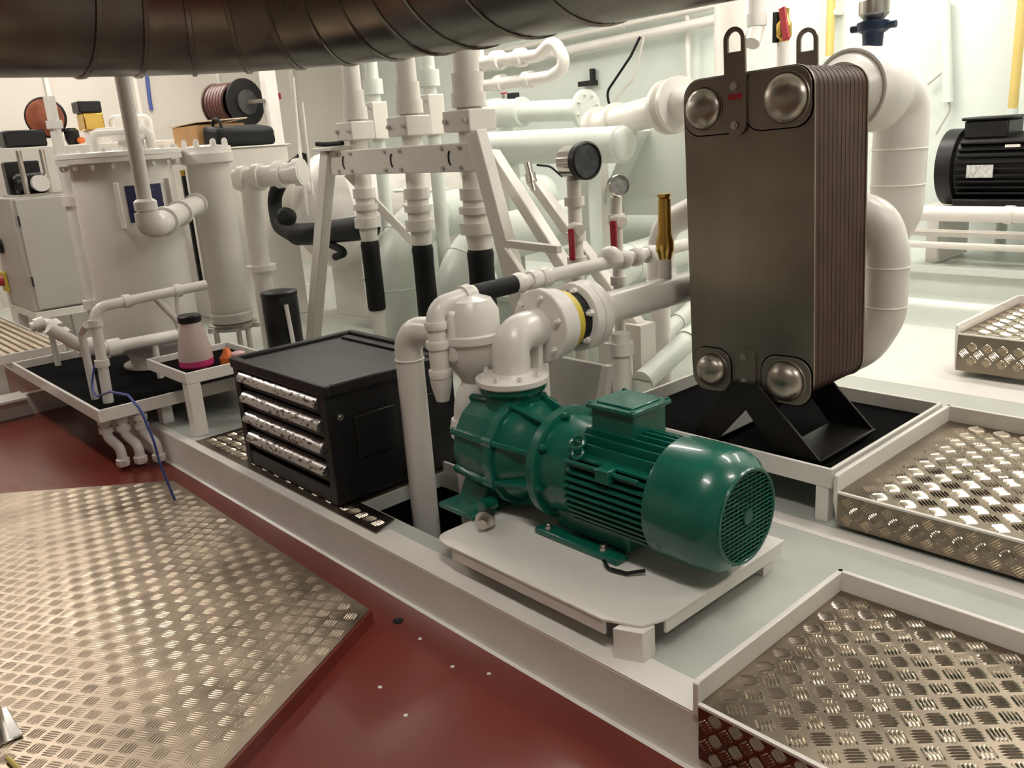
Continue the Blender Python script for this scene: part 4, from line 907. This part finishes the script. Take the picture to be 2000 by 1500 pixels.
cd = [(-4.078, 1.100, 0.274), (-4.127, 1.080, 0.161), (-3.943, 1.050, 0.165), (-3.564, 1.000, 0.268), (-3.246, 0.970, 0.318), (-3.101, 0.960, 0.292), (-3.090, 0.980, 0.171), (-3.135, 1.000, 0.064), ((-3.135, 1.000, 0.064)[0]+.02, 1.03, -0.128)]
tag(MB().tube(fillet(cd, 0.05, 4), 0.0048, 8).build('rope_cord', BLUE), 'thin blue cord looped over the tray edge down to the red floor', 'cord')
# shelf with bottle
sh_ = thing('small_shelf', 'small white tray shelf on square legs beside the tool chest', 'shelf', (-3.7, 1.5, 0))
sx0, sx1, sy0, sy1, sz = -3.94, -3.50, 1.285, 1.68, 0.285
for nm, p, q in (('front_bar', (sx0, sy0, sz-.05), (sx1, sy0+.012, sz)), ('back_bar', (sx0, sy1-.012, sz-.05), (sx1, sy1, sz)), ('side_bar', (sx0, sy0+.012, sz-.05), (sx0+.012, sy1-.012, sz)), ('side_bar', (sx1-.012, sy0+.012, sz-.05), (sx1, sy1-.012, sz))):
    MB().box(p, q).build(nm, WHITE, sh_, 0.002)
MB().box((sx0+.012, sy0+.012, sz-.035), (sx1-.012, sy1-.012, sz-.028)).build('bottom_sheet', BLACKM, sh_)
for a, b in ((sx1-.06, sy0+.002), (sx1-.06, sy1-.062), (sx0+.20, sy1-.062)): MB().box((a, b, 0.0), (a+.058, b+.058, sz-.05)).build('leg', WHITE, sh_, 0.004)
bc_ = (-3.70, 1.42, sz-.028)
bt = thing('squeeze_bottle', 'cloudy tapered plastic bottle with black cap and pink liquid', 'bottle', bc_)
MB().lathe([(0, .068), (.01, .075), (.035, .0745)], (bc_[0], bc_[1], bc_[2]+.0005), (0,0,1), 24).build('pink_liquid', PINK, bt)
MB().lathe([(0, .074), (.05, .070), (.11, .058), (.15, .047), (.165, .042)], (bc_[0], bc_[1], bc_[2]+.0355), (0,0,1), 24).build('body', BOTTLE, bt)
MB().lathe([(0, .046), (.004, .050), (.028, .050), (.034, .044)], (bc_[0], bc_[1], bc_[2]+.201), (0,0,1), 24).build('cap', BLACK, bt)
oc = (-3.870, 1.559, 0.262)
o_ = thing('orange_cap', 'orange plastic cap lying on the shelf beside the bottle', 'cap', (-3.62, 1.52, sz-.028))
MB().lathe([(0, .035), (.03, .035), (.05, .02), (.07, .012)], (-3.62, 1.53, sz-.0275), (0,0,1), 16).build('cap_shell', ORANGEP, o_)
tag(MB().lathe([(0, .03), (.02, .034), (.055, .030), (.06, .02)], (-3.55, 1.55, sz-.0275), (0,0,1), 14).build('pink_pot', mat('pink_pot_plastic', (0.62, 0.36, 0.36), 0.4)), 'small pale pink pot on the shelf next to the orange cap', 'pot')
# black canister on a white stand
bs = thing('stand_block', 'low white steel stand under the black canister', 'stand', (-4.05, 2.2, 0))
cc = (-4.08, 2.05)
MB().box((cc[0]-.16, cc[1]-.14, 0.10), (cc[0]+.20, cc[1]+.16, 0.125)).build('top_sheet', WHITE, bs, 0.003)
for sx in (-.14, .16):
    for sy_ in (-.12, .12): MB().box((cc[0]+sx, cc[1]+sy_, 0), (cc[0]+sx+.03, cc[1]+sy_+.03, 0.10)).build('leg', WHITE, bs)
bk = thing('black_canister', 'black cylindrical canister standing behind the tool chest', 'canister', (cc[0], cc[1], 0.125))
MB().lathe([(0, .085), (.01, .092), (.30, .092), (.31, .088)], (cc[0], cc[1], 0.126), (0,0,1), 28).build('body', BLACK, bk)
MB().lathe([(0, .094), (.018, .094), (.022, .088), (.024, .03)], (cc[0], cc[1], 0.436), (0,0,1), 24).build('cap', BLACK, bk)
pipe_thing('white_rod', 'thin white rod standing beside the black canister', 'rod', [(cc[0]+.13, cc[1]-.02, 0.126), (cc[0]+.10, cc[1]-.02, 0.40)], 0.011)
tag(MB().tube(fillet([(cc[0]+.22, cc[1]-.1, 0.02), (cc[0]+.26, cc[1]-.06, 0.20), (cc[0]+.34, cc[1]+.02, 0.16), (cc[0]+.42, cc[1]+.08, 0.006)], 0.06), 0.008, 8).build('black_cable', RUBBER), 'black cable looping to the deck beside the black canister', 'cable')

# ---------------------------------------------------------------- far left: cabinet, grating, hydraulic unit
cx = thing('control_cabinet', 'grey steel control cabinet with door seam and yellow switch', 'cabinet', (-6.2, 1.5, 0.29))
MB().box((-6.5, 1.32, 0.29), (-5.92, 1.72, 0.985)).build('body', GREYS, cx, 0.005)
MB().box((-5.92, 1.345, 0.30), (-5.90, 1.705, 0.975)).build('door', GREYS, cx, 0.004)
s0 = (-6.471, 1.318, 0.448)
yb = MB().box((s0[0]-.06, 1.300, s0[2]-.07), (s0[0]+.05, 1.319, s0[2]+.06)).build('switch_plate', YELLOW, cx, 0.004)
MB().lathe([(0, .032), (.03, .030)], (s0[0], 1.30, s0[2]), (0,-1,0), 16).build('switch_knob', REDH, yb)
s1 = (-6.360, 1.318, 0.684); MB().lathe([(0, .05), (.02, .048)], (s1[0]-.02, 1.318, s1[2]), (0,-1,0), 16).build('round_meter', BLACK, cx)
for z in (0.45, 0.82): MB().box((-5.905, 1.338, z), (-5.893, 1.346, z+.06)).build('hinge', BLACK, cx)
ped = thing('cabinet_pedestal', 'white frame pedestal under the grey control cabinet', 'stand', (-6.2, 1.5, 0))
for x in (-6.48, -5.98):
    for y in (1.34, 1.66): MB().box((x, y, 0), (x+.05, y+.05, 0.24)).build('leg', WHITE, ped)
MB().box((-6.5, 1.32, 0.24), (-5.90, 1.72, 0.288)).build('top_frame', WHITE, ped, 0.003)
gt = thing('slatted_grating', 'raised white grating with pale lengthwise slats beside the cabinet', 'grating', (-5.6, 1.1, 0))
gx0, gx1, gy0, gy1, gz = -6.9, -5.22, 0.90, 1.28, 0.19
for k in range(8):
    y = gy0 + .035 + k*(gy1-gy0-.07)/7
    MB().bar((gx0+.012, y, gz-.012), (gx1-.012, y, gz-.012), 0.026, 0.020).build('slat', WOOD, gt)
for nm, p, q in (('front_bar', (gx0, gy0, gz-.05), (gx1, gy0+.012, gz)), ('back_bar', (gx0, gy1-.012, gz-.05), (gx1, gy1, gz)), ('side_bar', (gx1-.012, gy0+.012, gz-.05), (gx1, gy1-.012, gz)), ('side_bar', (gx0, gy0+.012, gz-.05), (gx0+.012, gy1-.012, gz))):
    MB().box(p, q).build(nm, WHITE, gt, 0.002)
for x in (gx0+.1, gx1-.08): 
    for y, z0 in ((gy0+.02, -0.135), (gy1-.07, 0.0)): MB().box((x, y, z0), (x+.045, y+.045, gz-.05)).build('leg', WHITE, gt)
fx = pipe_thing('fitting_cluster_pipe', 'white valve fittings and pipe beside the slatted grating', 'pipe', [(-5.050, 1.092, 0.339), (-5.050, 1.183, 0.355), (-4.900, 1.238, 0.258), (-4.750, 1.247, 0.206)], 0.026, collars=((0, .5, .05, 1.5), (1, .3, .05, 1.6), (1, .7, .04, 1.5)))
MB().cyl((-5.050, 1.183, 0.355), V((-5.050, 1.183, 0.355)) - V((0,0,V((-5.050, 1.183, 0.355)).z-0.11)), 0.016, 10).build('support', WHITE, fx)
sv = pipe_thing('stand_pipe', 'tall jointed white stand pipe between cabinet and big tank', 'pipe', [(-5.0, 1.40, LZ+.001), (-5.0, 1.40, 1.50)], 0.028, WHITE, collars=((0, .22, .05, 1.5), (0, .62, .05, 1.5), (0, .9, .04, 1.4)))
# hydraulic unit behind the tank
hu = thing('hydraulic_unit', 'hydraulic unit with black motor, copper disc and brass valve block', 'machine', (-6.1, 2.1, 0))
u0 = V((-6.950, 1.889, 1.351))
MB().box((-7.3, u0.y-.42, 0.0), (-6.62, u0.y+.80, u0.z-.06)).build('stand', WARM, hu, 0.006)
MB().lathe([(0, .10), (.01, .125), (.06, .125), (.07, .10)], (-6.95, u0.y+.02, u0.z+.14), (0.85, -0.5, 0), 28).build('disc', COPPER, hu)
MB().ring((-6.92, u0.y+.0, u0.z+.14), (0.85, -0.5, 0), 0.125, 0.016, 28, 8).build('disc_rim', BLACK, hu)
MB().box((-7.00, u0.y-.32, u0.z-.06), (-6.80, u0.y-.05, u0.z+.06)).build('black_motor', BLACK, hu, 0.02)
MB().box((-6.97, u0.y+.22, u0.z+.04), (-6.81, u0.y+.36, u0.z+.16)).build('valve_block', BRASS, hu, 0.01)
MB().box((-6.95, u0.y+.24, u0.z-.06), (-6.83, u0.y+.34, u0.z+.04)).build('valve_base', WHITE, hu, 0.01)
MB().box((-6.97, u0.y+.20, u0.z+.16), (-6.81, u0.y+.36, u0.z+.24)).build('solenoid', BLACK, hu, 0.01)
MB().lathe([(0, .035), (.04, .05), (.10, .05), (.12, .03)], (-6.85, u0.y+.13, u0.z-.06), (0,0,1), 14).build('black_knob', BLACK, hu)
MB().lathe([(0, .022), (.05, .022)], (-6.79, u0.y+.16, u0.z-.03), (1,0,0), 10).build('red_knob', ORANGEP, hu)
MB().pipe([(-6.85, u0.y+.42, u0.z-.06), (-6.85, u0.y+.42, u0.z+.12), (-6.85, u0.y+.7, u0.z+.12), (-6.85, u0.y+.7, u0.z-.06)], 0.02, 0.04).build('hydraulic_pipe', WHITE, hu)
fp_ = thing('small_fan_unit', 'small black and steel pump unit on top of the control cabinet', 'machine', (-6.2, 1.5, 0.985))
MB().lathe([(0, .05), (.02, .065), (.16, .065), (.18, .05)], (-6.15, 1.42, 1.06), (0.3, 1, 0), 18).build('motor', BLACK, fp_)
MB().box((-6.35, 1.38, 0.986), (-5.98, 1.64, 1.0)).build('base', STEEL, fp_)
MB().box((-6.3, 1.40, 1.0), (-6.2, 1.60, 1.20)).build('block', BLACK, fp_, 0.01)
for y in (1.45, 1.58): MB().cyl((-6.02, y, 1.0), (-6.02, y, 1.26), 0.016, 10).build('steel_stub', CHROME, fp_)
MB().lathe([(0, .04), (.03, .05), (.08, .05)], (-6.02, 1.52, 1.06), (1,0,0), 14).build('gauge', WHITE, fp_)
# blue hanging cable, post, white machine casing with box and bag
pipe_thing('blue_cable', 'blue cable hanging on the cream bulkhead above the tank lid', 'cable', [(-8.432, (-8.430, 3.235, 1.872)[1], 2.595), (-8.430, 3.235, 1.872), (-8.430, 3.225, 1.714), (-8.430, 3.224, 1.601)], 0.016, BLUE)
wc = thing('machine_casing', 'pale machine casing behind the filter carrying the carton', 'casing', (-5.7, 2.9, 0))
k0 = V((-6.107, 2.700, 1.201))
MB().box((k0.x-.45, 2.5, 0.0), (k0.x+.48, 3.05, k0.z-.01)).build('body', WARM, wc, 0.01)
MB().box((k0.x-.47, 2.48, k0.z-.01), (k0.x+.50, 3.07, k0.z)).build('lid', WARM, wc, 0.004)
ob = thing('carton', 'open orange brown cardboard carton behind the filter cap', 'box', (k0.x, 2.7, k0.z))
MB().box((k0.x-.24, 2.55, k0.z+.001), (k0.x+.18, 2.90, k0.z+.16)).build('box_body', ORANGE, ob, 0.004)
MB().prism([(k0.x-.27, 2.54, k0.z+.161), (k0.x+.22, 2.54, k0.z+.175), (k0.x+.22, 2.91, k0.z+.19), (k0.x-.27, 2.91, k0.z+.175)], (0, 0, 0.008)).build('flap', mat('carton_flap', (0.80, 0.66, 0.48), 0.7), ob)
bg = thing('black_bag', 'black soft tool bag beside the cardboard carton', 'bag', (k0.x+.38, 2.75, k0.z))
MB().prism([(k0.x+.21, 2.56, k0.z+.001), (k0.x+.48, 2.56, k0.z+.001), (k0.x+.47, 2.56, k0.z+.12), (k0.x+.23, 2.56, k0.z+.15)], (0, 0.42, 0)).build('bag_body', RUBBER, bg, 0.03)
MB().tube(fillet([(k0.x+.28, 2.62, k0.z+.12), (k0.x+.30, 2.62, k0.z+.19), (k0.x+.40, 2.62, k0.z+.18), (k0.x+.42, 2.62, k0.z+.11)], 0.05), 0.010, 8).build('strap', RUBBER, bg)
po = thing('steel_post', 'white square steel post carrying the hose reel', 'post', (-6.2, 3.75, 0))
pq = V((-6.817, 3.600, 1.464)); MB().box((pq.x-.05, 3.55, 0.0), (pq.x+.05, 3.65, 2.6)).build('post_shaft', WHITE, po, 0.004)
MB().box((pq.x-.09, 3.51, 0.0), (pq.x+.09, 3.69, 0.015)).build('foot_plate', WHITE, po)
hr = thing('hose_reel', 'hose reel with maroon hose and black side disc on the post', 'hose reel', (pq.x-.3, 3.4, pq.z))
hc = V((-6.984, 3.450, 1.561)); ha = V((1, 0.25, 0)).normalized()
MB().lathe([(0, .19), (.02, .19)], hc, ha, 36).build('side_disc', BLACK, hr)
MB().lathe([(0, .10), (.02, .10)], hc+ha*0.02, ha, 24).build('disc_hub', mat('reel_hub', (0.05, 0.05, 0.05), 0.2), hr)
MB().lathe([(0, .18), (.015, .18)], hc-ha*0.34, ha, 36).build('side_disc', STEEL, hr)
MB().lathe([(0, .11), (.33, .11)], hc-ha*0.33, ha, 24).build('drum', BLACK, hr)
for k in range(6): MB().ring(hc-ha*(0.30-k*0.037), ha, 0.150, 0.019, 36, 8).build('hose_turn', HOSE, hr)
MB().bar(hc+ha*0.02, (pq.x-.0, 3.549, hc.z), 0.03, 0.03).build('arm', STEEL, hr)

# ---------------------------------------------------------------- upper background piping
pipe_thing('wall_pipe', 'thin white pipe high along the pale bulkhead', 'pipe', [(-6.606, 5.500, 1.870), (-3.764, 5.500, 1.933)], 0.022, WHITE, collars=((0, .3, .04, 1.4), (0, .7, .04, 1.4)))
pipe_thing('wall_pipe', 'thicker white pipe below the thin pipe on the bulkhead', 'pipe', [(-6.561, 5.450, 1.748), (-3.730, 5.450, 1.833)], 0.036, WHITE, collars=((0, .45, .05, 1.3),))
pipe_thing('wall_conduit', 'white vertical conduit on the bulkhead below the two pipes', 'conduit', [(-4.027, 5.520, 1.920), ((-4.027, 5.520, 1.920)[0], 5.52, 0.9)], 0.018, WHITE)
co = thing('pillar', 'thick grey white round pillar behind the heat exchanger', 'pillar', (-2.9, 4.5, 0))
cq = (-2.983, 4.500, 1.641); MB().cyl((cq[0], 4.5, 0.0), (cq[0], 4.5, 2.6), 0.095, 28).build('shaft', WARM, co)
MB().lathe([(0, .14), (.02, .14)], (cq[0], 4.5, 0.0), (0,0,1), 28).build('foot_ring', WARM, co)
pipe_thing('hanging_elbow', 'white pipe with open elbow end hanging beside the pillar', 'pipe', [((-2.138, 3.400, 1.626)[0], 3.4, 2.58), (-2.129, 3.400, 1.516), (-2.121, 3.350, 1.453)], 0.034, WHITE, 0.04, collars=((0, .97, .05, 1.2),))
lp_ = [(-4.034, 3.500, 1.443), (-3.458, 3.500, 1.442), (-3.329, 3.500, 1.487), (-3.418, 3.500, 1.624), (-3.540, 3.500, 1.560), (-4.019, 3.500, 1.572)]
lo = pipe_thing('return_loop_pipe', 'white pipe loop with a tight bend above the headers', 'pipe', lp_, 0.034, WHITE, 0.06, collars=((0, .3, .05, 1.5), (0, .7, .05, 1.4), (4, .3, .05, 1.5), (4, .7, .06, 1.6)))
for q in (lp_[0], lp_[5]): MB().cyl(q, (q[0], 3.5, 2.58), 0.02, 12).build('hanger', WHITE, lo)
r1_ = thing('red_cap_valve', 'tiny red capped valve on the lagging of the upper header', 'valve', (-4.082, 3.720, 1.361))
q = (-4.149, 3.780, 1.352); MB().cyl(q, V(q)+V((0,0,.05)), 0.014, 10).build('stem', STEEL, r1_); MB().lathe([(0, .02), (.03, .02)], V(q)+V((0,0,.05)), (0,0,1), 10).build('red_cap', REDH, r1_)
MB().box((q[0]+.05, q[1]-.02, q[2]), (q[0]+.12, q[1]+.02, q[2]+.05)).build('black_block', BLACK, r1_)
cbk = [(-4.333, 5.350, 1.790), (-4.426, 5.350, 1.665), (-4.568, 5.350, 1.531), (-4.677, 5.350, 1.428), (-4.655, 5.350, 1.331), (-4.603, 5.350, 1.300)]
tag(MB().tube(fillet(cbk, 0.08), 0.010, 8).build('black_wall_cable', RUBBER), 'black cable hanging from the thicker wall pipe', 'cable')
w1 = [(-4.335, 5.400, 1.792), (-4.432, 5.400, 1.519), (-4.617, 5.400, 1.384), (-4.646, 5.400, 1.309)]
tag(MB().tube(fillet(w1, 0.1), 0.009, 8).build('pale_wall_cable', WARM), 'pale cable hanging beside the black one on the bulkhead', 'cable')
bx = thing('camera_bracket', 'small black bracket fitting in front of the bulkhead above the headers', 'bracket', (-4.816, 5.300, 1.516))
q = (-5.043, 5.550, 1.533); MB().box((q[0]-.10, 5.52, q[2]-.03), (q[0]+.06, 5.598, q[2]+.01)).build('base', BLACK, bx, 0.005); MB().box((q[0]+.02, 5.54, q[2]+.01), (q[0]+.05, 5.58, q[2]+.10)).build('arm', BLACK, bx)
# small valves near the second lifting lug
sv0 = (-2.062, 3.500, 1.455)
s1_ = thing('ball_valve', 'brass ball valve with red lever above the heat exchanger', 'valve', sv0)
MB().lathe([(0, .02), (.02, .034), (.07, .034), (.09, .022), (.13, .022)], (sv0[0], 3.5, sv0[2]+.001), (0,0,1), 14).build('body', BRASS, s1_)
MB().bar((sv0[0]+.02, 3.45, sv0[2]+.13), (sv0[0]+.055, 3.43, sv0[2]-.0), 0.03, 0.014, (0,1,0)).build('lever', REDH, s1_, 0.004)
MB().box((sv0[0]-.035, 3.47, sv0[2]-.0), (sv0[0]-.015, 3.53, sv0[2]+.12)).build('black_plate', BLACK, s1_)
pipe_thing('valve_stand_pipe', 'slim white pipe carrying the brass ball valve', 'pipe', [(sv0[0], 3.5, 0.0), (sv0[0], 3.5, sv0[2])], 0.026, WHITE)
# yellow pipes and cables on the right bulkhead
for pa, pb_, lab in (((-2.923, 5.500, 1.841), (-2.910, 5.500, 1.505), 'yellow vertical pipe on the bulkhead behind the heat exchanger'), ((-1.838, 5.500, 1.680), (-1.800, 5.500, 1.111), 'yellow vertical pipe on the bulkhead above the black motor')):
    t = thing('yellow_pipe', lab, 'pipe', (pb_[0], 5.5, pb_[2]))
    MB().cyl((pb_[0], 5.5, pb_[2]), (pb_[0], 5.5, 2.58), 0.026, 16).build('pipe', YPIPE, t)
    for z in (1.75, 2.3): MB().box((pb_[0]-.035, 5.49, z), (pb_[0]+.035, 5.60, z+.03)).build('clip', WHITE, t)
    MB().cyl((pb_[0], 5.5, 0.31), (pb_[0], 5.5, pb_[2]), 0.03, 16).build('lower_sleeve', WALLG, t)
for k, pts in enumerate(([(-2.205, 5.560, 1.571), (-2.207, 5.560, 1.430), (-2.218, 5.560, 1.346), (-2.303, 5.560, 1.281)], [(-2.219, 5.560, 1.360), (-2.161, 5.560, 1.124), (-2.208, 5.560, 1.039), (-2.234, 5.560, 0.989)])):
    tag(MB().tube(fillet(pts, 0.05), 0.006, 8).build('thin_cable', GREYS), ('thin grey cable trailing down the bulkhead above the motor', 'thin grey cable ending loosely just above the black motor')[k], 'cable')
tag(MB().tube([(-2.234, 5.550, 1.741), (-2.172, 5.550, 1.169)], 0.030, 12).build('cable_conduit', WALLG), 'pale conduit on the bulkhead beside the thin cables', 'conduit')
# black electric motor on the plinth
mz = V((-1.941, 5.050, 0.610)).z
mo = thing('black_motor', 'black finned electric motor with terminal box and nameplate', 'motor', (-1.6, 5.05, mz))
ml = (-2.005, 5.050, 0.817); MR = 0.205; MXL = ml[0]; mc = (0, 5.15, mz + 0.21)
MB().lathe([(MXL, .15), (MXL+.02, MR), (MXL+.10, MR), (MXL+.11, .178), (MXL+.80, .178), (MXL+.81, MR), (MXL+.92, MR), (MXL+.95, .15)], mc, (1,0,0), 36).build('body', BLACK, mo)
for k in range(9):
    z = -0.13 + k*0.0325; yi = math.sqrt(.178**2 - z*z); yo = math.sqrt(.203**2 - z*z)
    MB().box((MXL+.12, 5.15-yo, mc[2]+z-.004), (MXL+.79, 5.15-yi+.004, mc[2]+z+.004)).build('cooling_fin', BLACK, mo)
MB().box((MXL+.12, 5.05, mc[2]+.15), (MXL+.34, 5.28, mc[2]+.245)).build('terminal_box', BLACK, mo, 0.01)
MB().box((MXL+.11, 5.03, mc[2]+.245), (MXL+.36, 5.30, mc[2]+.262)).build('terminal_lid', BLACK, mo, 0.008)
MB().ring((MXL+.44, 5.15, mc[2]+.21), (0,1,0), .030, .012, 20, 8).build('lifting_eye', STEEL, mo)
MB().box((MXL+.19, 4.940, mc[2]-.045), (MXL+.32, 4.947, mc[2]+.02)).build('nameplate', PLATEM, mo)
MB().box((MXL+.36, 4.965, mc[2]+.105), (MXL+.43, 4.972, mc[2]+.118)).build('white_tag', WHITE, mo)
MB().box((MXL+.12, 4.96, mz-.0), (MXL+.80, 5.34, mz+.05)).build('feet', BLACK, mo, 0.005)
mb_ = thing('motor_bed', 'white painted bed frame under the black motor', 'bed frame', (-1.5, 5.05, 0.3))
MB().box((MXL-.1, 4.945, mz-.05), (MXL+1.2, 5.45, mz-.001)).build('top', WHITE, mb_, 0.003)
for x in (MXL+.0, MXL+1.0): MB().box((x, 4.96, 0.311), (x+.06, 5.40, mz-.05)).build('leg', WHITE, mb_)
r_ = V((-1.812, 4.720, 0.608))
pipe_thing('low_wall_pipe', 'thick white horizontal pipe in front of the black motor bed', 'pipe', [(-3.6, 4.74, r_.z), (2.9, 4.74, r_.z)], 0.040, WHITE, collars=((0, .32, .04, 1.15),))
r2_ = V((-1.799, 4.720, 0.433))
pipe_thing('low_wall_pipe', 'thin white horizontal pipe along the edge of the plinth', 'pipe', [(-3.6, 4.80, r2_.z), (2.9, 4.80, r2_.z)], 0.018, WHITE)
ct = thing('cable_ladder', 'white cable ladder with dark gaps between the two low wall pipes', 'cable tray', (-1.6, 4.9, r2_.z))
zc = V((-1.874, 4.900, 0.500)).z
MB().box((-3.0, 4.86, zc-.03), (2.8, 4.875, zc-.005)).build('front_rail', WHITE, ct); MB().box((-3.0, 4.92, zc-.03), (2.8, 4.935, zc+.0)).build('back_rail', WHITE, ct)
for k in range(20): MB().box((-2.9+k*.14, 4.875, zc-.028), (-2.83+k*.14, 4.92, zc-.018)).build('rung', WOOD if k % 3 == 0 else WHITE, ct)
for x in (-2.9, -0.8, 1.2): MB().box((x, 4.88, 0.311), (x+.04, 4.91, zc-.028)).build('support', WHITE, ct)
